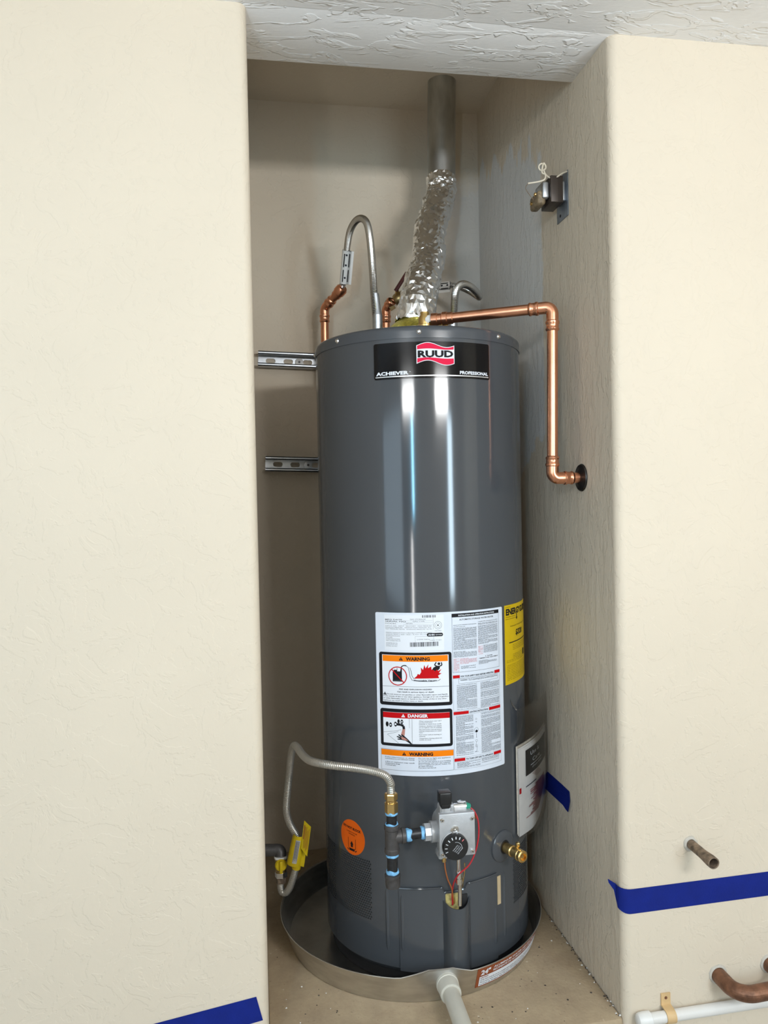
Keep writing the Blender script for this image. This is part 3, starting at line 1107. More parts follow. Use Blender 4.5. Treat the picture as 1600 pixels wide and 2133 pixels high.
# half-round shield in front of the burner tubes
mb = MB()
C0 = at(2.6, TR - 0.002, 0)
rS = 0.0275
prof = [radians(-100 + 200 * i / 24) for i in range(25)]
outer, inner = [], []
for a_ in prof:
    dx, dy = sin(a_), -cos(a_)
    zt = 0.1745 + 0.018 * (1 - cos(a_ * 0.9)) * 0.9
    zb = 0.024
    fl_ = 1.0 + max(0, abs(a_) - radians(70)) * 0.35
    outer.append([(C0.x + rS * fl_ * dx, C0.y + rS * dy, z) for z in (zb, 0.06, 0.12, zt - 0.003, zt)])
    inner.append([(C0.x + (rS - 0.0022) * fl_ * dx, C0.y + (rS - 0.0022) * dy, z) for z in (zb, 0.06, 0.12, zt - 0.003, zt)])
mb.grid(outer)
mb.grid(inner)
loop = lambda Q: [q[0] for q in Q] + [q[-1] for q in Q[::-1]]
mb.grid([loop(outer), loop(inner)], closed_v=True)
mb.build('burner_tube_shield', 'jacket', heater, sharp=50)
mb = MB()
mb.box(at(0, 0, 0) + Vector((-0.013, -TR - 0.0045, 0.140)), at(0, 0, 0) + Vector((0.016, -TR + 0.002, 0.1985)), bevel=0.003, seg=3)
mb.build('insulation', 'insulation', heater)
mb = MB()
mb.box(at(0, 0, 0) + Vector((0.014, -TR - 0.0038, 0.140)), at(0, 0, 0) + Vector((0.034, -TR + 0.002, 0.1940)), bevel=0.002, seg=2)
mb.build('burner_opening', 'dark', heater)  # solid black block, its colour gives the dark inside the hole

# --- gas control valve
gv = MB()
gv.box((0.3345, 0.075, 0.3150), (0.4005, 0.108, 0.3985), bevel=0.005, seg=3)
gv.box((0.3305, 0.064, 0.3160), (0.4020, 0.078, 0.4000), bevel=0.0028, seg=2)
gv.box((0.3330, 0.085, 0.3020), (0.3520, 0.115, 0.3170), bevel=0.004)
gv.cyl((0.366, 0.105, 0.352), (0.366, 0.170, 0.352), 0.028, seg=24)
valve = gv.build('gas_control_valve', 'cast', heater, sharp=30)
mb = MB()
mb.cyl((0.3095, 0.105, 0.351), (0.336, 0.105, 0.351), 0.0175, seg=8)
mb.cyl((0.322, 0.105, 0.351), (0.336, 0.105, 0.351), 0.0205, seg=24)
mb.build('gas_inlet', 'cast', valve)
for p in ((0.3365, 0.064, 0.3890), (0.3955, 0.064, 0.3880), (0.3365, 0.064, 0.3220), (0.3955, 0.064, 0.3240)):
    mb = MB()
    mb.lathe([(0.0042, 0), (0.0042, 0.0015), (0.0036, 0.003), (0.0006, 0.0036)], p, (0, -1, 0), seg=14)
    mb.lathe([(0.0012, 0), (0.0012, 0.0008)], (p[0], p[1] - 0.0034, p[2]), (0, -1, 0), seg=6, m=1)
    mb.build('cover_screw', ['chrome', 'dark'], valve)
mb = MB()
mb.lathe([(0.0085, 0), (0.0085, 0.003), (0.0068, 0.005), (0.0045, 0.005), (0.0045, 0.003), (0.0022, 0.003), (0.0005, 0.004)], (0.3609, 0.0645, 0.3686), (0, -1, 0), seg=20)
mb.build('pilot_screw', 'chrome', valve)
KC = Vector((0.3593, 0.046, 0.3398))
mb = MB()
mb.lathe([(0.0205, 0.000), (0.0250, 0.001), (0.0250, 0.012), (0.0236, 0.0155), (0.0120, 0.0165), (0.0005, 0.0165)], KC + Vector((0, 0.0185, 0)), (0, -1, 0), seg=40)
mb.lathe([(0.0262, 0), (0.0262, 0.004), (0.0240, 0.006)], KC + Vector((0, 0.0192, 0)), (0, -1, 0), seg=40, m=1)
knob = mb.build('temperature_dial', ['black', 'cast'], valve)
ink = Ink(planemap(KC + Vector((0, 0.0022, 0)), (1, 0, 0), (0, 0, -1), (0, -1, 0)))
ink.layer = 0.0006
for k, t in enumerate(('V', 'A', 'C', 'B', 'A', 'H', 'W', 'P')):
    a_ = radians(-200 + 22 * k)
    ink.line([(17.0 * cos(a_), 17.0 * sin(a_)), (22.0 * cos(a_), 22.0 * sin(a_))], 1.8 if k > 2 else 1.1, 1 if k == 7 else 0, 0.0003)
for k in range(14):
    a_ = radians(-100 + 8 * k)
    ink.line([(11.5 * cos(a_), 11.5 * sin(a_)), (11.5 * cos(a_ + 0.13), 11.5 * sin(a_ + 0.13))], 0.5, 0)
for k in range(4):
    ink.text(('TURN DIAL', 'TO PILOT', 'TO LIGHT', 'READ MANUAL')[k], -6 + 3.2 * k, 7 + 2.0 * k - 1.5, 1.8, 0, width=15, rot=-0.85, lift=0.0005)
ink.build('lettering', ['ink_white', 'ink_pink'], knob)
ink = Ink(planemap((0.3305, 0.064, 0.400), (1, 0, 0), (0, 0, -1), (0, -1, 0)))
ink.rect(45.0, 46, 45.8, 53, 0)
ink.build('print', ['ink'], valve)
mb = MB()
q = Vector((0.3448, 0.075, 0.4293))
mb.box(q + Vector((-0.0120, -0.012, -0.012)), q + Vector((0.0120, 0.012, 0.012)), bevel=0.003, seg=3)
mb.box(q + Vector((-0.0085, -0.010, -0.020)), q + Vector((0.0090, 0.010, -0.009)), bevel=0.002)
mb.build('igniter_button', 'black', valve)
mb = MB()
q = Vector((0.3497, 0.085, 0.4034))
mb.box(q + Vector((-0.0150, -0.014, -0.014)), q + Vector((0.0150, 0.016, 0.008)), bevel=0.005, seg=3)
mb.box(q + Vector((-0.0125, -0.016, -0.002)), q + Vector((-0.0055, 0.010, 0.012)), bevel=0.002)
mb.box(q + Vector((0.0055, -0.016, -0.002)), q + Vector((0.0125, 0.010, 0.012)), bevel=0.002)
mb.build('igniter_bracket', 'cast', valve)
mb = MB()
mb.cyl((0.3659, 0.092, 0.4012), (0.3931, 0.092, 0.4007), 0.0072, seg=18)
mb.box((0.3747, 0.088, 0.4096), (0.3916, 0.1, 0.4111), bevel=0.001)
mb.build('thermal_switch', 'chrome', valve)
mb = MB()
mb.cyl((0.3911, 0.092, 0.4009), (0.3999, 0.092, 0.3992), 0.0080, 0.0058, seg=16)
mb.build('green_connector', 'green', valve)
mb = MB()
mb.tube([(0.3989, 0.092, 0.3983), (0.4079, 0.09, 0.3898), (0.4148, 0.088, 0.371), (0.4143, 0.085, 0.3419), (0.4064, 0.083, 0.3122), (0.3938, 0.085, 0.2869), (0.3755, 0.098, 0.2635), (0.3705, 0.118, 0.2371), (0.3726, 0.14, 0.2045), (0.3756, 0.15, 0.1764)], 0.00155, seg=8, sub=6)
mb.build('red_wire', 'red_wire', heater)
mb = MB()
mb.tube([(0.4004, 0.094, 0.3965), (0.4076, 0.096, 0.3865), (0.4129, 0.098, 0.3728)], 0.0022, seg=8, sub=6)
mb.build('wire_sleeve', 'orange_wire', heater)
mb = MB()
mb.tube([(0.3448, 0.085, 0.3012), (0.3487, 0.095, 0.2772), (0.3573, 0.112, 0.2491), (0.3674, 0.126, 0.2257), (0.3731, 0.138, 0.2054), (0.3782, 0.148, 0.1801)], 0.0014, seg=8, sub=6)
mb.build('brown_wire', 'orange_wire', heater)
mb = MB()
mb.tube([(0.3865, 0.09, 0.29), (0.3875, 0.095, 0.2704), (0.3882, 0.11, 0.244), (0.3909, 0.125, 0.2237)], 0.0011, seg=8, sub=6)
mb.build('thermocouple_lead', 'brass', heater)
mb = MB()
mb.cyl((0.3446, 0.088, 0.3055), (0.3445, 0.088, 0.297), 0.0042, seg=6)
mb.build('wire_nut', 'brass', heater)
mb = MB()
mb.tube([(0.3756, 0.096, 0.2969), (0.379, 0.108, 0.2555), (0.3847, 0.124, 0.2229), (0.3866, 0.134, 0.1835)], 0.0042, seg=12, sub=6)
a_, c_ = Vector((0.3781, 0.104, 0.2662)), Vector((0.3813, 0.114, 0.2398))
mb.cyl(a_, a_.lerp(c_, 0.45), 0.0072, seg=6)
mb.cyl(a_.lerp(c_, 0.5), c_, 0.0078, seg=6)
mb.build('burner_tube', 'chrome', heater)

# --- drain valve with its collar
dv = Vector(at(31.5, TR, 0.268))
dn = Vector((sin(radians(31.5)), -cos(radians(31.5)), 0))
mb = MB()
mb.lathe([(0.0340, -0.006), (0.0330, 0.002), (0.0290, 0.005), (0.0150, 0.007)], dv, dn, seg=48)
mb.build('drain_collar', 'cap', heater)
mb = MB()
mb.lathe([(0.0150, 0.0055), (0.0140, 0.0075), (0.0005, 0.0075)], dv, dn, seg=32)
mb.build('drain_opening', 'dark', heater)
mb = MB()
d0 = dv + dn * 0.004
ax = (Vector((0.5185, 0.135, 0.2701)) - d0).normalized()
mb.lathe([(0.0105, 0), (0.0105, 0.020), (0.0118, 0.022), (0.0118, 0.030), (0.0100, 0.032), (0.0100, 0.046), (0.0122, 0.048), (0.0122, 0.053), (0.0112, 0.054), (0.0122, 0.055), (0.0122, 0.062), (0.0100, 0.064), (0.0074, 0.064), (0.0070, 0.056), (0.0035, 0.056), (0.0035, 0.061), (0.0005, 0.061)], d0, ax, seg=28)
up = Vector((0, 0, 1))
sm = d0 + ax * 0.040
mb.cyl(sm, sm + Vector((0.003, -0.004, 0.021)), 0.0046, seg=12)
mb.box(sm + Vector((-0.001, -0.008, 0.014)), sm + Vector((0.007, 0.000, 0.024)), bevel=0.0015)
mb.build('drain_valve', 'brass', heater, sharp=30)

# --- draft hood and relief valve on the lid
mb = MB()
mb.lathe([(0.0840, 1.370), (0.0860, 1.370), (0.0850, 1.375), (0.0740, 1.392), (0.0580, 1.408), (0.0460, 1.417), (0.0390, 1.424), (0.0390, 1.445), (0.0370, 1.445), (0.0370, 1.422), (0.0560, 1.404), (0.0820, 1.372)], (TX, TY, 0), seg=56, caps=False)
for k in range(4):
    t = radians(45 + 90 * k)
    p = Vector((TX + 0.080 * cos(t), TY + 0.080 * sin(t), 0))
    mb.box(p + Vector((-0.006, -0.004, 1.349)), p + Vector((0.006, 0.004, 1.376)), bevel=0.001)
mb.build('draft_hood', 'hood', heater)
mb = MB()
mb.lathe([(0.013, 1.350), (0.013, 1.372), (0.017, 1.374), (0.017, 1.386), (0.014, 1.388), (0.014, 1.402), (0.010, 1.408), (0.010, 1.414), (0.0005, 1.414)], (0.372, 0.286, 0), seg=20)
mb.cyl((0.372, 0.286, 1.394), (0.3875, 0.2768, 1.394), 0.012, seg=18)
mb.build('relief_valve', 'brass', heater)
for xx, nm in ((0.2890, 'cold_nipple'), (0.4700, 'hot_nipple')):
    mb = MB()
    mb.cyl((xx, 0.42, 1.349), (xx, 0.42, 1.392), 0.0105, seg=18)
    mb.cyl((xx, 0.42, 1.385), (xx, 0.42, 1.402), 0.0150, seg=6)
    mb.build('water_nipple', 'zinc', heater)

# --- clear pocket that holds the manuals
po, pu = Vector((0.5375, 0.2205, 0)), Vector((0.645, 0.764, 0)).normalized()
pn = Vector((pu.y, -pu.x, 0))
pw = 0.192
mb = MB()
zt, zb = 0.548, 0.262
n = 14
rows = []
for i in range(n + 1):
    u = pw * i / n
    bow = 0.012 * math.sin(pi * min(1, u / pw)) + 0.006
    p = po + pu * u + pn * bow
    drop = 0.07 * max(0, (u / pw - 0.35) / 0.65) ** 1.6
    rows.append([(p.x, p.y, z) for z in (zb + drop, 0.32 + drop * 0.6, 0.40, 0.47, zt)])
mb.grid(rows)
mb.tube([po + Vector((-0.014, -0.004, zt + 0.036)), po + Vector((-0.008, -0.005, zt + 0.018)), po + pn * 0.006 + Vector((0, 0, zt))], 0.0012, seg=6, sub=4)
pk = mb.build('document_pocket', 'film', heater, sharp=60)

# ------------------------------------------------------------------ manuals in the pocket
man = thing('manual', 'stack of white printed manuals held in the clear pocket on the heater', 'manual', tuple(po + pn * 0.006 + Vector((0, 0, 0.28))))


def booklet(name, off, th, z0, z1, w, mat, edge, curl):
    mb = MB()
    n = 12
    F, Bk = [], []
    for i in range(n + 1):
        u = w * i / n
        s = u / w
        p = po + pu * (u + 0.004) + pn * (off + 0.010 * math.sin(pi * s))
        lo = z0 + curl * max(0, (s - 0.3) / 0.7) ** 1.7
        z_t = z1 + 0.008 * s
        F.append([(p.x + pn.x * th, p.y + pn.y * th, z) for z in (lo, (lo + z_t) / 2, z_t)])
        Bk.append([(p.x, p.y, z) for z in (lo, (lo + z_t) / 2, z_t)])
    mb.grid(F)
    mb.grid(Bk)
    lp = lambda Q: [q[0] for q in Q] + [Q[-1][1]] + [q[2] for q in Q[::-1]] + [Q[0][1]]
    mb.grid([lp(F), lp(Bk)], closed_v=True, m=1)
    return mb.build(name, [mat, edge], man, sharp=30)


booklet('back_booklet', 0.001, 0.0015, 0.275, 0.466, 0.180, 'paper_edge', 'paper_edge', 0.05)
booklet('pages', 0.0026, 0.0028, 0.272, 0.462, 0.178, 'paper2', 'paper_edge', 0.055)
cover = booklet('cover', 0.0056, 0.0006, 0.270, 0.458, 0.174, 'paper2', 'paper2', 0.06)


def coverpoint(u, v, l):
    s = min(1.0, max(0.0, u / 0.174))
    p = po + pu * (u + 0.004) + pn * (0.0056 + 0.0006 + l + 0.010 * math.sin(pi * s))
    return (p.x, p.y, 0.458 + 0.008 * s - v)


ink = Ink(coverpoint, du=0.012)
ink.layer = 0.0005
ink.rect(30, 9, 168, 66, 0)
ink.text('Use &', 52, 26, 9, 1, width=50, lift=0.0009)
ink.text('Care', 62, 42, 9, 1, width=44, lift=0.0009)
ink.rect(52, 47, 120, 48.5, 1, 0.0009)
ink.text('of water heater', 60, 56, 5, 1, width=60, lift=0.0009)
ink.rect(30, 88, 82, 90, 2)
ink.rect(2, 84, 10, 96, 3)
random.seed(5)
for k in range(34):
    v_ = 96 + 62 * k / 34
    u1_ = 150 - 70 * max(0, (v_ - 120) / 45)
    u0_ = 48 + random.uniform(-10, 8) + 10 * math.sin(v_ * 0.23)
    ink.rect(u0_ + 0.35 * (u1_ - u0_) * random.random(), v_, u1_, v_ + 2.0, 4)
for k in range(5):
    ink.rect(60 + 6 * k, 69 + 3.0 * k, 100 + 5 * k, 70 + 3.0 * k, 4)
ink.build('print', ['ink', 'ink_white', 'ink_grey', 'ink_red', 'ink_rose'], cover)

# ------------------------------------------------------------------ drain pan
PX, PY = 0.3370, 0.4080
pan = thing('drain_pan', 'shallow round aluminium drain pan dented at the front under the heater', 'drain pan', (PX, PY, 0.001))


def dent(deg):
    xs = ((-180, 0), (-17.5, 0), (-15, -0.001), (-4, -0.0185), (6, -0.0165), (12.5, -0.001), (15, 0), (180, 0))
    for (a, b), (c, d) in zip(xs, xs[1:]):
        if a <= deg <= c:
            return b + (d - b) * (deg - a) / (c - a)
    return 0.0


def panpoint(deg, f, l=0.0):
    """f from 0 at the bottom edge to 1 at the rim"""
    r = 0.2835 + (0.3015 - 0.2835) * f + dent(deg) * f ** 1.4 + l
    t = radians(deg)
    return (PX + r * sin(t), PY - r * cos(t), 0.0015 + 0.0585 * f + (0.004 * abs(dent(deg)) / 0.0185) * f)


mb = MB()
degs = sorted(set([-180 + 3 * i for i in range(120)] + [-17.5, -15, -4, 6, 12.5, 15]))
rows = []
for d_ in degs:
    rows.append([panpoint(d_, f, 0.0) for f in (0.0, 0.03, 0.25, 0.5, 0.75, 0.96)] + [panpoint(d_, 0.975, 0.0022), panpoint(d_, 1.0, 0.0030), panpoint(d_, 1.02, 0.0012)] + [panpoint(d_, f, -0.0012) for f in (0.98, 0.75, 0.5, 0.25, 0.03)])
mb.grid(rows, closed_u=True)
o_ = len(mb.v)
mb.build('pan_wall', 'alu', pan, sharp=24)
mb = MB()
mb.lathe([(0.2830, 0.0010), (0.2830, 0.0030), (0.0005, 0.0030)], (PX, PY, 0), seg=96)
mb.build('pan_base', 'alu', pan)
# printed pan label
c0, c1 = 15.6, 64.0
pm = lambda u, v, l: panpoint(c0 + (c1 - c0) * u, 0.95 - 0.78 * v, l + 0.0002)
mb = MB()
n = 40
mb.grid([[pm(i / n, v, 0.0005) for v in (0, 0.25, 0.5, 0.75, 1)] for i in range(n + 1)])
mb.grid([[pm(u, v, l) for l in (-0.0003, 0.0005)] for u, v in [(0, 0), (0, 1)] + [(i / n, 1) for i in range(n + 1)] + [(1, 0)] + [(1 - i / n, 0) for i in range(n + 1)]])
pl = mb.build('pan_label', 'ink_brown', pan, sharp=None)
PWm, PHm = radians(c1 - c0) * 0.30 * 1000, 46.0
ink = Ink(lambda u, v, l: pm(u / (PWm / 1000), v / (PHm / 1000), l))
ink.layer = 0.0009
ink.rect(7, 21, PWm - 2, 43.5, 0)
ink.text('24"', 9, 17.0, 11.5, 0, width=24, bold=0.04)
ink.text('ALUMINUM WATER HEATER PAN', 41, 10.0, 5.2, 0, width=150, bold=0.02)
ink.text('RECIPIENTE DE ALUMINIO PARA CALENTADOR', 41, 17.6, 5.0, 0, width=170, bold=0.02)
ink.text('CAUTION', 9, 25.8, 3.4, 1, width=20, bold=0.03, lift=0.0012)
for i in range(3):
    ink.text(('Drain line must be run to a suitable drain and be sized to the fitting. Install pan level under the heater.', 'Pan is not a tank and will not hold water. Follow local codes when the drain line is installed.', 'La linea de desague debe llevarse a un desague adecuado.')[i], 10, 31.0 + 5.2 * i, 3.0, 2, width=(206, 190, 150)[i], lift=0.0012, bold=0.01)
ink.build('lettering', ['ink_white', 'ink_brown', 'ink_grey'], pl)

# ------------------------------------------------------------------ drain pipe from the pan
dp = thing('drain_pipe', 'beige grey plastic drain pipe running forward from the dented pan', 'pipe', (0.357, 0.10, 0.0))
mb = MB()
pa = Vector(panpoint(3.5, 0.52)) + Vector((0, 0.006, 0.0))
pd = Vector((-0.02, -1.0, 0.0)).normalized()
mb.lathe([(0.0225, 0.0), (0.0225, 0.012), (0.0212, 0.013), (0.0212, 0.040), (0.0205, 0.0415), (0.0165, 0.0415)], pa, pd, seg=36)
mb.build('coupling', 'pvc_grey', dp)
mb = MB()
mb.tube(fillet([pa + pd * 0.03, pa + pd * 0.178, pa + pd * 0.180 + Vector((0, 0, -0.50))], 0.03), 0.0166, seg=28, smooth=False)
mb.build('tube', 'pvc_grey', dp)

# ------------------------------------------------------------------ flue
flue = thing('flue_pipe', 'galvanised flue pipe with foil taped offset rising above the heater', 'flue pipe', (TX, TY, 1.43))
FT = Vector((0.5194, 0.7, 1.8737))
FU = Vector((0.5254, 0.7, 2.106))
mb = MB()
dirF = (FU - FT).normalized()
mb.cyl(FT - dirF * 0.05, FT + dirF * ((NZ + 0.02 - FT.z) / dirF.z), 0.0385, seg=48)
mb.build('galvanised_pipe', 'galv', flue, sharp=40)
mb = MB()
cs = [(0.3742, 0.391, 1.4169), (0.3778, 0.394, 1.4522), (0.396, 0.425, 1.51), (0.426, 0.485, 1.5776), (0.4397, 0.525, 1.6294), (0.4488, 0.555, 1.6782), (0.4767, 0.615, 1.7446), (0.5015, 0.66, 1.7977), (0.5163, 0.69, 1.8409), (0.5195, 0.7, 1.8789)]
pts = resample(spline([Vector(p) for p in cs], 14), 0.0062)
nn = len(pts)
rnd = random.Random(4)
seg = 44
from mathutils import noise as mnoise
tan = [(pts[min(i + 1, nn - 1)] - pts[max(i - 1, 0)]).normalized() for i in range(nn)]
nrm = Vector((1, 0, 0))
P = []
for i in range(nn):
    nrm = (nrm - tan[i] * nrm.dot(tan[i])).normalized()
    bi = tan[i].cross(nrm)
    row = []
    s = i / (nn - 1)
    for k in range(seg):
        a_ = 2 * pi * (k + 0.5 * (i % 2) + rnd.uniform(-0.28, 0.28)) / seg
        d = nrm * cos(a_) + bi * sin(a_)
        p = pts[i] + d * 0.04
        lump = mnoise.noise(Vector((p.x * 20, p.y * 20, p.z * 30)))
        crease = abs(mnoise.noise(Vector((p.x * 45 + 3, p.y * 45, p.z * 70))))
        R_F = 0.0405 + 0.006 * (1 - s) ** 4 + 0.0013 * math.cos(2 * pi * s * 5.0)
        row.append(pts[i] + d * (R_F + 0.0035 * lump + 0.0060 * crease + rnd.uniform(-0.0016, 0.0016) - 0.002) + tan[i] * rnd.uniform(-0.002, 0.002))
    P.append(row)
for r_ in P:
    mb.v.extend([tuple(p) for p in r_])
for i in range(nn - 1):
    for k in range(seg):
        a_, c_, d_, e_ = i * seg + k, i * seg + (k + 1) % seg, (i + 1) * seg + k, (i + 1) * seg + (k + 1) % seg
        if (i % 2 == 0) ^ (rnd.random() < 0.15):
            mb.face((a_, c_, d_))
            mb.face((c_, e_, d_))
        else:
            mb.face((a_, c_, e_))
            mb.face((a_, e_, d_))
mb.build('foil_wrap', 'foil', flue, sharp=9)


# ------------------------------------------------------------------ copper and hoses
def bead(mb, p, d, r, m=0):
    """the raised end of a soldered fitting"""
    mb.lathe([(r * 1.0, -0.010), (r * 1.14, -0.009), (r * 1.14, -0.0015), (r * 1.22, 0.0), (r * 1.14, 0.0015), (r * 1.14, 0.003), (r * 1.0, 0.0045)], p, d, seg=22, caps=False, m=m)


def corr(pitch, r, amp):
    return lambda s: r + amp * cos(2 * pi * s / pitch)


RC = 0.0111
# discharge line of the relief valve, ending at the right wall
tp = thing('copper_discharge_pipe', 'bright copper relief pipe bending down from heater lid to right wall', 'pipe', (0.61, 0.155, 1.046))
A, Bc, Cc, Dc = Vector((0.386, 0.2765, 1.3955)), Vector((0.6140, 0.1560, 1.3985)), Vector((0.6075, 0.155, 1.0440)), Vector((0.6720, 0.155, 1.0440))
rb = 0.030
mb = MB()
mb.cyl(A, Bc + (A - Bc).normalized() * rb, RC, seg=22)
mb.build('tube', 'copper', tp)
mb = MB()
mb.cyl(Bc + (Cc - Bc).normalized() * rb, Cc + (Bc - Cc).normalized() * rb, RC, seg=22)
mb.build('tube', 'copper', tp)
mb = MB()
mb.cyl(Cc + (Dc - Cc).normalized() * rb, Dc - Vector((0.001, 0, 0)), RC, seg=22)
mb.build('tube', 'copper', tp)


def elbow(parent, a, b, c, r=RC, rb=0.030, mat='copper'):
    a, b, c = Vector(a), Vector(b), Vector(c)
    u, v = (a - b).normalized(), (c - b).normalized()
    mb = MB()
    mb.tube(fillet([b + u * rb * 1.02, b, c * 0 + b + v * rb * 1.02], rb * 0.98, 12), r * 1.14, seg=22, smooth=False)
    for w in (u, v):
        e = b + w * rb
        mb.lathe([(r * 1.14, -0.002), (r * 1.30, 0.000), (r * 1.30, 0.004), (r * 1.17, 0.006), (r * 1.17, 0.013), (r * 1.28, 0.015), (r * 1.22, 0.018), (r, 0.020)], e, w, seg=22, caps=False)
    return mb.build('elbow', mat, parent, sharp=40)


elbow(tp, A, Bc, Cc)
elbow(tp, Bc, Cc, Dc, rb=0.026)
mb = MB()
uA = (Bc - A).normalized()
mb.lathe([(RC * 1.3, 0.0), (RC * 1.3, 0.012), (RC * 1.12, 0.014), (RC * 1.12, 0.022), (RC * 1.34, 0.024), (RC * 1.34, 0.034), (RC * 1.16, 0.036), (RC * 1.16, 0.046), (RC, 0.048)], A, uA, seg=22, caps=False)
mb.build('male_adapter', 'copper', tp, sharp=40)
mb = MB()
mb.cyl(A - uA * 0.012, A + uA * 0.002, RC * 1.05, seg=20)
mb.build('thread_tape', 'white', tp)
mb = MB()
mb.lathe([(0.0285, 0.0), (0.0290, 0.001), (0.0270, 0.004), (0.0160, 0.006), (0.0130, 0.008), (0.0112, 0.008)], (NW - 0.0002, 0.155, 1.0440), (-1, 0, 0), seg=44, caps=False)
mb.lathe([(0.0285, 0.0), (0.0005, 0.0)], (NW - 0.0002, 0.155, 1.0440), (-1, 0, 0), seg=44, caps=False)
mb.build('escutcheon', 'escutcheon', tp, sharp=40)

# cold water: corrugated hose looping to a copper riser by the strut
ch = thing('water_hose', 'tall looped corrugated water hose left of the flue with white tag', 'hose', (0.289, 0.42, 1.40))
hp = [(0.2890, 0.42, 1.395), (0.2828, 0.42, 1.4734), (0.2814, 0.43, 1.5489), (0.2818, 0.46, 1.6262), (0.2806, 0.5, 1.6802), (0.2725, 0.54, 1.7058), (0.2621, 0.58, 1.7101), (0.2539, 0.625, 1.6973), (0.2503, 0.665, 1.6616), (0.2485, 0.69, 1.6185), (0.2437, 0.71, 1.5894), (0.2346, 0.725, 1.5725)]
mb = MB()
mb.tube(hp, 0.0085, seg=18, sub=14, step=0.0009, rfun=corr(0.0036, 0.0083, 0.00065))
mb.build('corrugated_tube', 'steel', ch, sharp=None)
mb = MB()
mb.cyl((0.2890, 0.42, 1.4005), (0.2890, 0.42, 1.438), 0.0118, seg=20)
mb.lathe([(0.0118, 0), (0.0096, 0.012), (0.0088, 0.05)], (0.2890, 0.42, 1.438), Vector(hp[1]) - Vector(hp[0]), seg=20)
mb.build('hose_nut', 'zinc', ch)


def hose_tag(parent, a, b, eu, w, name='hose_tag'):
    """folded printed tag wrapped round a hose from a to b, its flag pointing along eu"""
    a, b, eu = Vector(a), Vector(b), Vector(eu).normalized()
    ax = (b - a).normalized()
    eu = (eu - ax * eu.dot(ax)).normalized()
    n = eu.cross(ax)
    if n.y > 0:
        n = -n
    mb = MB()
    prof = []
    r = 0.0100
    for k in range(9):
        t = radians(210 - 240 * k / 8 + 0)
        prof.append((r * cos(t), r * sin(t)))
    prof += [(r + w * 0.5, 0.004), (r + w, 0.003)]
    back = [(x - 0.0002, y - 0.0009) for x, y in prof[::-1]]
    lp = prof + back
    P = [[a.lerp(b, s) + eu * x + n * y for x, y in lp] for s in (0, 0.5, 1)]
    mb.grid(P, closed_v=True)
    mb.face(range(len(lp)))
    mb.face(range(len(mb.v) - len(lp), len(mb.v)))
    t_ = mb.build(name, 'white', parent, sharp=40)
    L = (b - a).length * 1000
    ink = Ink(lambda u, v, l: tuple(a + eu * u + n * (0.0 + l) + ax * v))
    for u_, m_ in ((-0.002, 0), (0.0105, 0)):
        ink.mb.grid([[tuple(a + ax * (L / 1000 * s) + eu * q + n * (0.0112 if abs(q) < 0.009 else 0.0062)) for q in (u_, u_ + 0.0024)] for s in ((0.08, 0.48), (0.55, 0.9))[0]])
        ink.mb.grid([[tuple(a + ax * (L / 1000 * s) + eu * q + n * (0.0112 if abs(q) < 0.009 else 0.0062)) for q in (u_, u_ + 0.0024)] for s in (0.56, 0.93)])
    for s in (0.12, 0.42, 0.80):
        ink.mb.add([tuple(a + ax * (L / 1000 * s) + eu * (0.0045 + 0.0028 * cos(2 * pi * k / 10)) + ax * 0.0028 * sin(2 * pi * k / 10) + n * 0.0102) for k in range(10)], [tuple(range(10))], 1)
    ink.build('print', ['ink', 'ink_grey'], t_)
    return t_


hose_tag(ch, (0.2479, 0.655, 1.6634), (0.2439, 0.7, 1.5892), (1, -0.35, 0), 0.012)

cr = thing('copper_riser', 'copper water riser with elbow, left of heater in front of strut', 'pipe', (0.185, 0.79, 1.2))
e1, e2 = Vector((0.2321, 0.727, 1.5691)), Vector((0.1992, 0.775, 1.54))
e3 = Vector((e2.x - 0.002, 0.785, 1.20))
mb = MB()
mb.cyl(e1.lerp(e2, 0.1), e2, RC * 1.02, seg=20)
mb.build('tube', 'copper', cr)
mb = MB()
mb.tube(fillet([e2.lerp(e3, 0.05), e3, (e3.x, ND, 1.20)], 0.025), RC, seg=20, smooth=False)
mb.build('tube', 'copper', cr)
elbow(cr, e1, e2, e3, rb=0.020)
mb = MB()
ux = (e1 - e2).normalized()
mb.lathe([(RC, -0.012), (RC * 1.25, -0.010), (RC * 1.25, 0.002), (RC * 1.45, 0.004), (RC * 1.45, 0.018), (RC * 1.1, 0.024)], e1, ux, seg=20, caps=True)
mb.build('adapter', 'copper', cr, sharp=40)

# hot water: second hose behind the flue, with a lever valve
hh = thing('water_hose', 'short curled corrugated water hose right of the flue, behind copper pipe', 'hose', (0.47, 0.42, 1.40))
hq = [(0.4700, 0.42, 1.395), (0.4745, 0.42, 1.4606), (0.4788, 0.425, 1.4939), (0.4903, 0.44, 1.5154), (0.5118, 0.465, 1.5286), (0.54, 0.5, 1.5318), (0.5666, 0.54, 1.53), (0.5863, 0.585, 1.5312), (0.5946, 0.63, 1.5457), (0.5852, 0.67, 1.5689), (0.5599, 0.69, 1.5854), (0.5288, 0.7, 1.5913), (0.4917, 0.715, 1.5919), (0.4542, 0.73, 1.5831), (0.4234, 0.74, 1.5691)]
mb = MB()
mb.tube(hq, 0.0085, seg=18, sub=12, step=0.0009, rfun=corr(0.0036, 0.0086, 0.00065))
mb.build('corrugated_tube', 'steel', hh, sharp=None)
mb = MB()
mb.cyl((0.4700, 0.42, 1.4005), (0.4700, 0.42, 1.428), 0.0118, seg=20)
mb.build('hose_nut', 'zinc', hh)
hose_tag(hh, (0.537, 0.69, 1.5901), (0.491, 0.712, 1.5897), (0, -0.15, -1), 0.012)
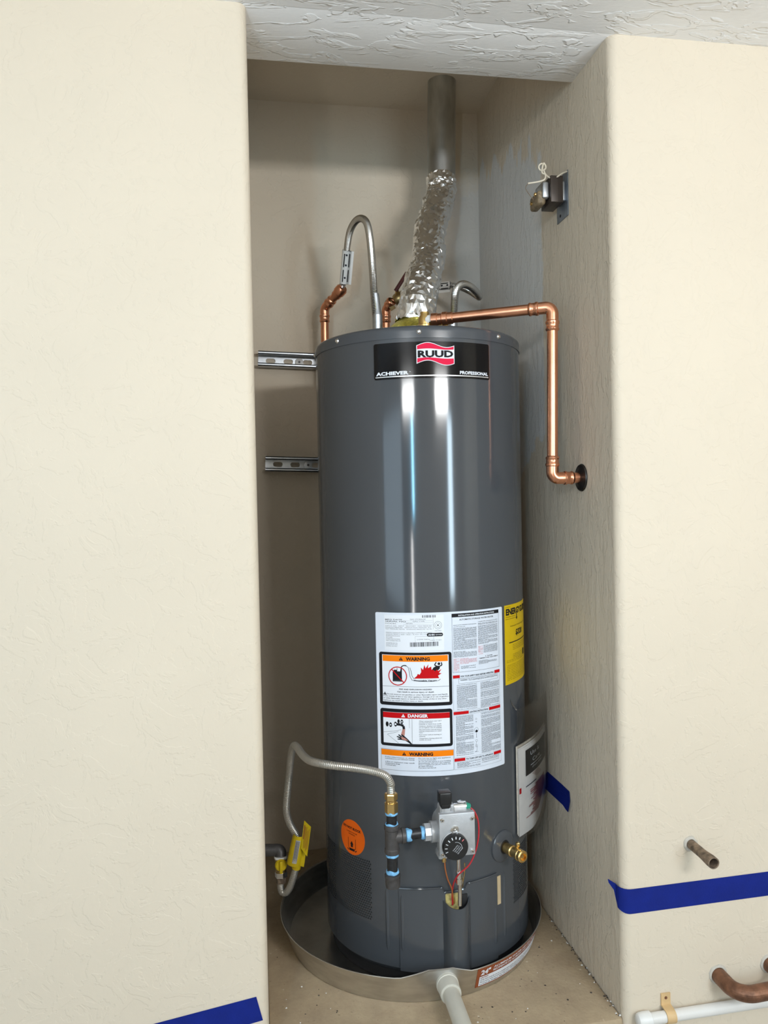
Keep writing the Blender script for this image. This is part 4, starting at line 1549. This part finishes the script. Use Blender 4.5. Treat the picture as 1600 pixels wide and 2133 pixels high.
hv = thing('lever_valve', 'small brass lever valve with dark red handle behind the flue foil', 'valve', (0.31, 0.75, 1.42))
v1, v2 = Vector((0.4162, 0.745, 1.5703)), Vector((0.3865, 0.755, 1.5522))
mb = MB()
vd = (v2 - v1).normalized()
mb.cyl(v1 - vd * 0.014, v1 + vd * 0.004, 0.0165, seg=6)
mb.lathe([(0.0140, 0), (0.0180, 0.006), (0.0190, 0.014), (0.0180, 0.022), (0.0140, 0.028)], v1, vd, seg=22)
mb.cyl(v2 - vd * 0.002, v2 + vd * 0.013, 0.0165, seg=6)
mb.build('valve_body', 'brass_dark', hv, sharp=35)
mb = MB()
st0 = v1.lerp(v2, 0.5)
mb.cyl(st0, st0 + Vector((-0.006, -0.022, 0.022)), 0.0055, seg=10)
mb.build('valve_stem', 'brass', hv)
mb = MB()
l0 = st0 + Vector((-0.006, -0.022, 0.024))
l1 = Vector((0.4213, 0.71, 1.6253))
mb.tube([l0 + Vector((-0.004, 0, -0.006)), l0.lerp(l1, 0.35), l0.lerp(l1, 0.7), l1], 0.0055, seg=10, sub=4)
mb.build('lever', 'maroon', hv)
cr2 = thing('copper_stub', 'short copper elbow stub under the lever valve behind the flue', 'pipe', (0.29, 0.785, 1.2))
g2 = Vector((0.3711, 0.77, 1.5369))
g3 = Vector((g2.x - 0.003, 0.785, 1.20))
g1 = v2 + vd * 0.012
mb = MB()
mb.cyl(g1, g2, RC, seg=20)
mb.build('tube', 'copper', cr2)
mb = MB()
mb.tube(fillet([g2.lerp(g3, 0.05), g3, (g3.x, ND, 1.20)], 0.025), RC, seg=20, smooth=False)
mb.build('tube', 'copper', cr2)
elbow(cr2, g1, g2, g3, rb=0.016)

# ------------------------------------------------------------------ strut channels on the back wall
def slot_plate(mb, x0, x1, zc, hw, y, t, slots, sw, sh):
    """flat strip with oblong holes"""
    n = 6
    z0, z1 = zc - hw, zc + hw
    xs = x0
    for sx in slots:
        a, c = sx - sw / 2, sx + sw / 2
        mb.box((xs, y, z0), (a, y + t, z1))
        r = sh / 2
        xs_ = [a + r * (1 - cos(pi / 2 * i / n)) for i in range(n + 1)] + [c - r + r * sin(pi / 2 * i / n) for i in range(n + 1)]
        hz = lambda x: math.sqrt(max(0, r * r - max(0, a + r - x, x - (c - r)) ** 2))
        for sgn in (1, -1):
            zo = z1 if sgn > 0 else z0
            A_ = [[(x, y, zc + sgn * hz(x)), (x, y, zo), (x, y + t, zo), (x, y + t, zc + sgn * hz(x))] for x in xs_]
            mb.grid(A_, closed_v=True)
        xs = c
    mb.box((xs, y, z0), (x1, y + t, z1))


def strut(label, x0, x1, zc, slots, bolt_x, bolt_mat, tilt):
    s = thing('strut_channel', label, 'strut channel', (x0, ND, zc), 'slotted strut channels on the back wall')
    hw, dp_, t = 0.0206, 0.0400, 0.0026
    mb = MB()
    slot_plate(mb, 0, x1 - x0, 0, hw, -t - 0.0005, t, [q - x0 for q in slots], 0.0270, 0.0140)
    for sg in (1, -1):
        mb.box((0, -dp_, sg * hw - (t if sg > 0 else 0)), (x1 - x0, -0.0005, sg * hw + (0 if sg > 0 else t)))
        lip = sg * (hw - 0.0085)
        mb.box((0, -dp_, min(sg * hw, lip)), (x1 - x0, -dp_ + t, max(sg * hw, lip)))
        mb.box((0, -dp_, min(lip, lip + sg * t)), (x1 - x0, -dp_ + 0.008, max(lip, lip + sg * t)))
    mt = Matrix.Translation((x0, ND, zc)) @ Matrix.Rotation(tilt, 4, 'Y')
    mb.v = [tuple(mt @ Vector(p)) for p in mb.v]
    mb.build('channel', 'zinc', s, sharp=40)
    bpz = mt @ Vector((bolt_x - x0, -t, 0))
    mb = MB()
    mb.lathe([(0.0115, 0), (0.0115, 0.0040), (0.0040, 0.0044)], bpz, (0, -1, 0), seg=24)
    w = mb.build('washer', bolt_mat, s)
    mb = MB()
    mb.cyl(bpz, bpz + Vector((0, -0.0052, 0)), 0.0036, seg=6)
    mb.build('bolt', 'iron', s)
    return s


strut('upper slotted strut channel on back wall with white round washer', 0.0150, 0.345, 1.4080, [0.0500, 0.1000, 0.1550, 0.21, 0.26], 0.1310, 'white', 0.035)
strut('lower slotted strut channel on back wall with dull bolt head', 0.0285, 0.345, 1.1140, [0.0640, 0.1130, 0.1740, 0.23, 0.28], 0.1500, 'zinc', 0.035)

# ------------------------------------------------------------------ bell transformer on the right wall
tr = thing('transformer', 'small bell transformer on steel plate with curled wire on right wall', 'transformer', (NW, 0.228, 1.66))
mb = MB()
mb.box((NW - 0.0022, 0.199, 1.607), (NW - 0.0002, 0.260, 1.703), bevel=0.0006)
plate = mb.build('mounting_plate', 'plate_blue', tr)
mb = MB()
mb.lathe([(0.0032, 0.0022), (0.0032, 0.0028), (0.0005, 0.0028)], (NW, 0.240, 1.619), (-1, 0, 0), seg=12)
mb.build('screw_hole', 'dark', plate)
mb = MB()
mb.box((NW - 0.0120, 0.207, 1.640), (NW - 0.0020, 0.250, 1.682), bevel=0.003)
mb.build('back_bell', 'zinc', tr)
mb = MB()
mb.box((NW - 0.0400, 0.198, 1.633), (NW - 0.0125, 0.256, 1.689), bevel=0.001)
mb.build('core', 'core', tr)
mb = MB()
mb.box((NW - 0.0560, 0.205, 1.643), (NW - 0.0400, 0.250, 1.679), bevel=0.004, seg=3)
mb.build('front_bell', 'zinc', tr)
mb = MB()
mb.box((NW - 0.0650, 0.210, 1.632), (NW - 0.0460, 0.262, 1.662), bevel=0.006, seg=3)
mb.build('winding', 'coil', tr)
for zz, yy in ((1.656, 0.222), (1.645, 0.246)):
    mb = MB()
    mb.lathe([(0.0038, 0), (0.0038, 0.003), (0.0020, 0.004), (0.0005, 0.004)], (NW - 0.0650, yy, zz), (-1, 0, 0), seg=12)
    mb.build('terminal_screw', 'brass', tr)
mb = MB()
cc = Vector((0.6167, 0.205, 1.708))
loop_ = [cc + Vector((0.0075 * cos(t), 0.0015 * sin(t * 0.5), 0.0075 * sin(t))) for t in [radians(-70 + 36 * i) for i in range(15)]]
mb.tube([(0.668, 0.1963, 1.6977), (0.6555, 0.195, 1.6915), (0.6445, 0.2, 1.6849), (0.6349, 0.203, 1.6847), (0.625, 0.205, 1.6911)] + loop_ + [(0.6147, 0.203, 1.6959), (0.6209, 0.2, 1.6898), (0.6186, 0.2, 1.6796), (0.6046, 0.203, 1.6751), (0.5843, 0.206, 1.6723)], 0.0017, seg=8, sub=6)
mb.build('bell_wire', 'wire_white', tr)
mb = MB()
mb.tube([(0.5843, 0.206, 1.6723), (0.5795, 0.208, 1.6637), (0.5852, 0.212, 1.6564), (0.6019, 0.22, 1.6439), (NW - 0.067, 0.222, 1.656)], 0.0007, seg=6, sub=6)
mb.build('bare_wire', 'copper_dark', tr)

# ------------------------------------------------------------------ gas supply
gx, gy = 0.2443, 0.100
gl = thing('gas_drip_leg', 'black iron gas tee and drip leg with blue sealant beside valve', 'pipe', (gx, gy, 0.255))
mb = MB()
mb.lathe([(0.0118, 0.4360), (0.0128, 0.4340), (0.0128, 0.4240), (0.0098, 0.4230), (0.0110, 0.4180)], (gx, gy, 0), seg=6)
mb.cyl((gx, gy, 0.3985), (gx, gy, 0.4180), 0.0130, seg=6)
mb.cyl((gx, gy, 0.4170), (gx, gy, 0.4230), 0.0104, seg=18)
mb.build('flare_fitting', 'brass', gl, sharp=20)
mb = MB()
mb.cyl((gx, gy, 0.3700), (gx, gy, 0.3990), 0.0102, seg=22)
mb.build('nipple', 'nipple', gl)
mb = MB()
mb.lathe([(0.0135, 0.3180), (0.0150, 0.3200), (0.0150, 0.3270), (0.0134, 0.3290), (0.0134, 0.3640), (0.0150, 0.3660), (0.0150, 0.3730), (0.0130, 0.3745)], (gx, gy, 0), seg=26)
mb.lathe([(0.0130, 0.004), (0.0130, 0.0180), (0.0150, 0.0195), (0.0150, 0.0260), (0.0130, 0.0272)], (gx, gy + 0.001, 0.3500), (1, 0, 0), seg=26)
mb.build('tee', 'iron', gl, sharp=35)
mb = MB()
mb.cyl((gx, gy, 0.2760), (gx, gy, 0.3200), 0.0103, seg=22)
mb.build('nipple', 'nipple', gl)
mb = MB()
mb.cyl((gx + 0.026, gy + 0.002, 0.3500), (0.3120, 0.1045, 0.3510), 0.0103, seg=22)
mb.build('nipple', 'nipple', gl)
mb = MB()
mb.lathe([(0.0110, 0.2510), (0.0140, 0.2525), (0.0146, 0.2620), (0.0146, 0.2700), (0.0155, 0.2715), (0.0155, 0.2770), (0.0120, 0.2785)], (gx, gy, 0), seg=26)
mb.build('cap', 'iron', gl, sharp=35)


def seal(p, d, r, h):
    mb = MB()
    p, d = Vector(p), Vector(d)
    P = []
    e1_, e2_ = d.orthogonal().normalized(), d.cross(d.orthogonal().normalized())
    for hh_, k_ in ((0, 0.98), (0.15, 1.12), (0.5, 1.17), (0.85, 1.1), (1, 0.98)):
        P.append([p + d * (hh_ * h + 0.0018 * math.sin(3 * a + hh_ * 4) * (1 if hh_ > 0.5 else 0)) + (e1_ * cos(a) + e2_ * sin(a)) * r * (k_ + 0.05 * math.sin(5 * a + 3 * hh_)) for a in [2 * pi * k / 26 for k in range(26)]])
    mb.grid(P, closed_v=True)
    mb.build('sealant', 'sealant', gl, sharp=None)


seal((gx, gy, 0.3935), (0, 0, 1), 0.0104, 0.0060)
seal((gx, gy, 0.3740), (0, 0, 1), 0.0108, 0.0035)
seal((gx, gy, 0.3115), (0, 0, 1), 0.0106, 0.0065)
seal((gx, gy, 0.2780), (0, 0, 1), 0.0108, 0.0080)
seal((gx + 0.0270, gy + 0.002, 0.3500), (1, 0, 0), 0.0108, 0.0110)
seal((0.3020, 0.1040, 0.3510), (1, 0, 0), 0.0108, 0.0080)

gh = thing('gas_hose', 'grey flexible gas hose with yellow tags running round the heater left side', 'hose', (0.06, 0.4, 0.10))
gpts = [(gx, gy, 0.434), (gx - 0.0005, gy, 0.450), (0.2439, 0.099, 0.454), (0.2335, 0.097, 0.4715), (0.2073, 0.096, 0.4833), (0.1752, 0.1, 0.49), (0.1304, 0.115, 0.494), (0.0958, 0.15, 0.4925), (0.0815, 0.195, 0.4904), (0.0736, 0.245, 0.4899), (0.0677, 0.29, 0.4823), (0.0626, 0.325, 0.4538), (0.0582, 0.345, 0.4049), (0.0521, 0.355, 0.348), (0.0505, 0.36, 0.3139), (0.0575, 0.365, 0.2831), (0.072, 0.368, 0.2522), (0.0767, 0.37, 0.2182), (0.0697, 0.374, 0.182), (0.0628, 0.378, 0.1545), (0.0549, 0.383, 0.131), (0.0462, 0.388, 0.1173), (0.0377, 0.393, 0.1168), (0.0347, 0.396, 0.1255), (0.035, 0.397, 0.1372)]
mb = MB()
mb.tube(gpts, 0.0078, seg=16, sub=12, step=0.0009, rfun=corr(0.0036, 0.0077, 0.00030))
mb.build('coated_tube', 'hose', gh, sharp=None)
# yellow tags
ta, tb = Vector((0.0769, 0.357, 0.2608)), Vector((0.0639, 0.362, 0.1926))
tx_ = (tb - ta).normalized()
tu = Vector((1, -0.25, 0))
tu = (tu - tx_ * tu.dot(tx_)).normalized()
tn = tu.cross(tx_)
if tn.y > 0:
    tn = -tn
mb = MB()
prof = [(-0.0150, -0.004)] + [(0.0125 * cos(t) * 1.15, 0.0125 * sin(t)) for t in [radians(178 - 168 * k / 10) for k in range(11)]] + [(0.0215, 0.0030)]
lp = prof + [(x, y - 0.0010) for x, y in prof[::-1]]
rows = []
for s, k in ((0, 0.75), (0.12, 0.95), (0.5, 1.05), (0.85, 1.1), (1.0, 1.1)):
    rows.append([ta.lerp(tb, s) + tu * x * k + tn * y for x, y in lp])
mb.grid(rows, closed_v=True)
mb.face(range(len(lp)))
mb.face(range(len(mb.v) - len(lp), len(mb.v)))
yt = mb.build('wrapped_tag', 'yellow_tag', gh, sharp=40)
L = (tb - ta).length * 1000
ink = Ink(lambda u, v, l: tuple(ta + tu * u + tx_ * v + tn * (0.0125 * math.sqrt(max(0.02, 1 - min(1, (u / 0.0144) ** 2))) + l)), du=0.002)
ink.rect(-3, 8, 7, L - 8, 0, 0.0006)
for k in range(8):
    ink.rect(-2 + 1.1 * k, 10, -1.5 + 1.1 * k, L - 11 - (k % 3) * 4, 1, 0.0010)
ink.build('print', ['ink_silver', 'ink_grey'], yt)
fa, fb = Vector((0.0908, 0.345, 0.2916)), Vector((0.0882, 0.345, 0.2229))
fn = Vector((-0.3, -1, 0.1)).normalized()
c4 = [Vector((0.0889, 0.348, 0.2948)), Vector((0.1027, 0.335, 0.2849)), Vector((0.0928, 0.335, 0.2194)), Vector((0.0799, 0.345, 0.2344))]
mb = MB()
fq = [p + fn * 0.0008 for p in c4]
mb.add(c4 + fq, [(0, 1, 2, 3), (4, 5, 6, 7), (0, 1, 5, 4), (1, 2, 6, 5), (2, 3, 7, 6), (3, 0, 4, 7)])
ft = mb.build('flag_tag', 'yellow_tag', gh, sharp=30)
ink = Ink(lambda u, v, l: tuple((c4[0].lerp(c4[1], u)).lerp(c4[3].lerp(c4[2], u), v) + fn * (0.0008 + l)), unit=1.0, du=1)
for k, (a_, c_) in enumerate(((0.12, 0.62), (0.15, 0.9), (0.12, 0.85), (0.2, 0.9), (0.12, 0.8))):
    u_ = 0.12 + 0.17 * k
    ink.rect(u_, a_, u_ + (0.11 if k == 0 else 0.06), c_, 0, 0.0004)
ink.build('print', ['ink_brown'], ft)
mb = MB()
s0, s1 = Vector((0.0739, 0.362, 0.2068)), Vector((0.0692, 0.366, 0.1815))
mb.cyl(s0, s1, 0.0100, seg=18)
mb.build('hose_sleeve', 'yellow_tag', gh)

gk = thing('gas_shutoff_valve', 'yellow handled gas shutoff on black elbow at niche left wall', 'valve', (0.0, 0.42, 0.2))
b0, b1 = Vector((0.0227, 0.405, 0.2077)), Vector((0.036, 0.398, 0.1819))
w0 = Vector((0.0, 0.412, b0.z))
vx, vz = b1.x, b0.z - 0.0130
mb = MB()
mb.tube(fillet([w0, Vector((vx, 0.406, b0.z)), Vector((vx, 0.401, vz))], 0.012), 0.0135, seg=22, smooth=False)
mb.build('elbow', 'iron', gk, sharp=40)
mb = MB()
mb.lathe([(0.0120, 0.0), (0.0140, -0.003), (0.0140, -0.008), (0.0110, -0.010), (0.0110, -0.026), (0.0125, -0.028), (0.0125, -0.034), (0.0095, -0.036)], (vx, 0.401, vz), seg=20)
mb.build('valve_body', 'brass_dark', gk, sharp=35)
mb = MB()
mb.lathe([(0.0140, 0.002), (0.0152, -0.001), (0.0142, -0.004)], (vx, 0.401, vz), seg=20)
mb.build('sealant_ring', 'white', gk)
mb = MB()
mb.lathe([(0.0110, 0), (0.0135, 0.003), (0.0135, 0.009), (0.0110, 0.012), (0.0005, 0.012)], (vx, 0.393, b1.z), (0, -1, 0), seg=24)
mb.box((vx - 0.0036, 0.376, b1.z - 0.016), (vx + 0.0036, 0.384, b1.z + 0.012), bevel=0.0018)
mb.build('valve_handle', 'yellow_tag', gk, sharp=35)
n0 = Vector((vx, 0.400, (0.0345, 0.4, 0.1601)[2]))
n1 = Vector((vx + 0.0005, 0.398, (0.0351, 0.4, 0.1357)[2]))
mb = MB()
mb.cyl(n0, n0.lerp(n1, 0.45), 0.0142, seg=6)
mb.build('flare_nut', 'chrome', gk)
mb = MB()
mb.cyl(n0.lerp(n1, 0.4), n1, 0.0120, seg=6)
mb.build('flare_nut', 'copper_dark', gk)


# ------------------------------------------------------------------ blue tape
def ribbon(name, label, cols, group=None):
    """cols: pairs of points (lower edge, upper edge) with a normal; becomes a thin strip with cut edges"""
    mb = MB()
    t = 0.0004
    lo = [Vector(c[0]) for c in cols]
    hi = [Vector(c[1]) for c in cols]
    nr = [Vector(c[2]).normalized() for c in cols]
    ks = range(len(cols))
    mb.grid([[lo[i] + nr[i] * t, hi[i] + nr[i] * t, hi[i] - nr[i] * t, lo[i] - nr[i] * t] for i in ks], closed_v=True)
    mb.face(range(4))
    mb.face(range(len(mb.v) - 4, len(mb.v)))
    o = mb.build(name, 'tape', None, sharp=50)
    tag(o, label, 'tape', group)
    return o


g_ = 0.0009
n_ = (0, -1, 0)
lt = [(Vector((-0.40, -g_, 0.0330)), Vector((-0.40, -g_, 0.0815)), n_), (Vector((-0.20, -g_, 0.0600)), Vector((-0.20, -g_, 0.1080)), n_)]
jag = 0
p0, p1 = Vector((-0.0108, -g_, 0.0905)), Vector((-0.0215, -g_, 0.1335))
lt.append((p0, p1, n_))
# torn end
tape_l = ribbon('tape_strip', 'blue tape strip with torn end on the plaster, bottom left pier', lt, 'blue tape strips')
# right pier: across the wall, round the plaster corner, the end peeled off
rt_ = []
zl = lambda x: 0.2035 + 0.005 * (x - 0.70) / 0.28
for x in (1.30, 1.0, 0.85, 0.70, 0.6925):
    rt_.append((Vector((x, -g_, zl(x))), Vector((x, -g_, zl(x) + 0.0475)), n_))
for k in range(1, 8):
    t = pi / 2 * k / 8
    cx_, cy_ = NW + RB, RB
    nv = Vector((-sin(t), -cos(t), 0))
    p = Vector((cx_, cy_, 0)) + nv * (RB + g_ + 0.0004 * k)
    rt_.append((p + Vector((0, 0, zl(0.69) + 0.0006 * k * k * 0.25)), p + Vector((0, 0, zl(0.69) + 0.0475 + 0.0002 * k)), nv))
p = Vector((NW - 0.0016, 0.0195, 0))
rt_.append((p + Vector((-0.0005, 0.001, zl(0.69) + 0.014)), p + Vector((-0.002, 0.001, zl(0.69) + 0.0500)), (-1, -0.3, 0)))
p = Vector((NW - 0.0045, 0.0225, 0))
rt_.append((p + Vector((-0.0015, 0.001, zl(0.69) + 0.037)), p + Vector((-0.004, 0.002, zl(0.69) + 0.0525)), (-1, -0.3, 0)))
p = Vector((NW - 0.0100, 0.027, 0))
rt_.append((p + Vector((-0.004, 0.002, zl(0.69) + 0.0495)), p + Vector((-0.0050, 0.003, zl(0.69) + 0.0560)), (-1, -0.3, 0)))
ribbon('tape_strip', 'blue tape strip wrapping the plaster corner above the white pipe', rt_, 'blue tape strips')
# inside the niche behind the pocket, its end hanging loose
xq = NW - g_
nt_ = []
for y, a_, c_ in ((0.56, 0.300, 0.348), (0.48, 0.301, 0.349), (0.405, 0.302, 0.3485), (0.34, 0.3030, 0.3490), (0.285, 0.3040, 0.3495)):
    nt_.append((Vector((xq, y, a_)), Vector((xq, y, c_)), (-1, 0, 0)))
nt_.append((Vector((xq - 0.002, 0.262, 0.3020)), Vector((xq - 0.0005, 0.246, 0.3490)), (-1, -0.1, 0)))
nt_.append((Vector((xq - 0.005, 0.244, 0.3045)), Vector((xq - 0.003, 0.238, 0.330)), (-1, -0.2, 0)))
ribbon('tape_strip', 'dark blue tape strip inside the niche behind the clear manual pocket', nt_, 'blue tape strips')

# ------------------------------------------------------------------ pipes on the right pier
st = thing('copper_pipe_stub', 'sooty cut copper pipe stub sticking out of plaster above blue tape', 'pipe', (0.8144, 0.0, 0.3272))
mb = MB()
s0 = Vector((0.8144, 0.004, 0.3272))
s1 = s0 + Vector((-0.0025, -0.086, -0.0005))
mb.lathe([(0.0092, 0.0), (0.0092, 0.045), (0.0096, 0.055), (0.0112, 0.075), (0.0110, 0.086), (0.0088, 0.086), (0.0084, 0.060), (0.0005, 0.058)], s0, s1 - s0, seg=24)
mb.build('tube', 'copper_dark', st, sharp=35)


def collar(parent, c, r0, r1, seed, mat='spackle'):
    rg = random.Random(seed)
    mb = MB()
    n = 22
    f = [rg.uniform(0.75, 1.15) for _ in range(n)]
    P = []
    for rr, hh in ((1.0, 0.0003), (0.8, 0.0022), (0.45, 0.0030), (0.0, 0.0035)):
        P.append([(c[0] + (r0 + (r1 - r0) * rr * f[k]) * cos(2 * pi * k / n), c[1] - hh, c[2] + (r0 + (r1 - r0) * rr * f[k]) * sin(2 * pi * k / n)) for k in range(n)])
    mb.grid(P, closed_v=True)
    mb.build('broken_plaster', mat, parent, sharp=None)


collar(st, (0.8144, 0.0, 0.3272), 0.0096, 0.0150, 2)
up_ = thing('u_bend_pipe', 'brown tarnished copper u-bend pipe leaving the wall over white pipe', 'pipe', (0.8690, 0.0, 0.0640))
mb = MB()
h1, h2 = Vector((0.8690, 0.004, 0.0640)), Vector((0.9800, 0.004, 0.0720))
mb.tube(fillet([h1, h1 + Vector((0.002, -0.068, -0.004)), h2 + Vector((0.002, -0.068, -0.006)), h2], 0.034, 12), 0.0150, seg=26, smooth=False)
mb.build('tube', 'copper_old', up_, sharp=None)
collar(up_, (h1.x, 0.0, h1.z), 0.0152, 0.0195, 5)
collar(up_, (h2.x, 0.0, h2.z), 0.0152, 0.0195, 6)

pv = thing('pvc_pipe', 'thin white plastic pipe with end cap along foot of right pier', 'pipe', (0.69, -0.014, 0.0))
mb = MB()
za = 0.0055
mb.cyl((0.705, -0.0150, za), (1.60, -0.0150, za + 0.012), 0.0108, seg=24)
mb.build('tube', 'pvc', pv)
mb = MB()
mb.lathe([(0.0005, 0.0), (0.0080, 0.0008), (0.0118, 0.0035), (0.0138, 0.0085), (0.0142, 0.0150), (0.0142, 0.0280), (0.0125, 0.0290)], (0.6890, -0.0150, za), (1, 0, 0.0134), seg=32)
mb.build('end_cap', 'white', pv, sharp=30)
cl = thing('pipe_clamp', 'tan plastic one-hole clamp holding the white pipe to wall', 'pipe clamp', (0.757, 0.0, 0.007))
mb = MB()
cx_, cz_ = 0.757, za + 0.0009
pr_ = [(-0.0150 + 0.0132 * -cos(t) * 0 - 0.0130 * sin(t), cz_ + 0.0130 * -cos(t)) for t in [pi * i / 14 for i in range(15)]]
pr_ = [(-0.0005, cz_ - 0.0128)] + pr_ + [(-0.0030, cz_ + 0.0150), (-0.0030, cz_ + 0.0360), (-0.0004, cz_ + 0.0360)]
inn = [(-0.0004, cz_ + 0.0118)] + [(-0.0150 - 0.0110 * sin(t), cz_ + 0.0110 * cos(t)) for t in [pi * i / 14 for i in range(15)]] + [(-0.0005, cz_ - 0.0112)]
lp = pr_ + inn
w_ = 0.0095
mb.grid([[(cx_ + s * w_, y, z) for y, z in lp] for s in (-1, 1)], closed_v=True)
tri = tessellate_polygon([[Vector((y, z, 0)) for y, z in lp]])
nL = len(lp)
b_ = len(mb.v) - 2 * nL
for t in tri:
    mb.face([b_ + i for i in t])
    mb.face([b_ + nL + i for i in t])
mb.build('strap', 'tan', cl, sharp=40)
mb = MB()
mb.lathe([(0.0030, 0.0), (0.0028, 0.0008), (0.0005, 0.0010)], (cx_, -0.0030, cz_ + 0.0275), (0, -1, 0), seg=14)
mb.build('clamp_nail', 'copper_old', cl)

# ------------------------------------------------------------------ crumbs and grit on the niche floor
mb = MB()
rg = random.Random(21)
for k in range(150):
    if k < 60:
        y_ = rg.uniform(0.01, 0.40)
        p = (NW - abs(rg.gauss(0.002, 0.003)) - 0.001, y_, 0.0)
    else:
        p = (rg.uniform(0.02, NW - 0.02), rg.uniform(0.012, 0.34), 0.0)
        if math.hypot(p[0] - PX, p[1] - PY) < 0.295 or (0.33 < p[0] < 0.385 and p[1] < 0.12):
            continue
    r = rg.uniform(0.0009, 0.0026)
    vs = [(p[0] + r * rg.uniform(0.6, 1.3) * cos(2 * pi * q / 5), p[1] + r * rg.uniform(0.6, 1.3) * sin(2 * pi * q / 5), 0.0) for q in range(5)] + [(p[0], p[1], r * rg.uniform(0.5, 1.1))]
    mb.add(vs, [(q, (q + 1) % 5, 5) for q in range(5)] + [(4, 3, 2, 1, 0)], 0 if rg.random() < 0.72 else 1)
db = mb.build('grit', ['core', 'white'], None, sharp=None)
tag(db, 'loose dark grit and pale crumbs scattered on the dusty niche floor', 'grit')
db['kind'] = 'stuff'
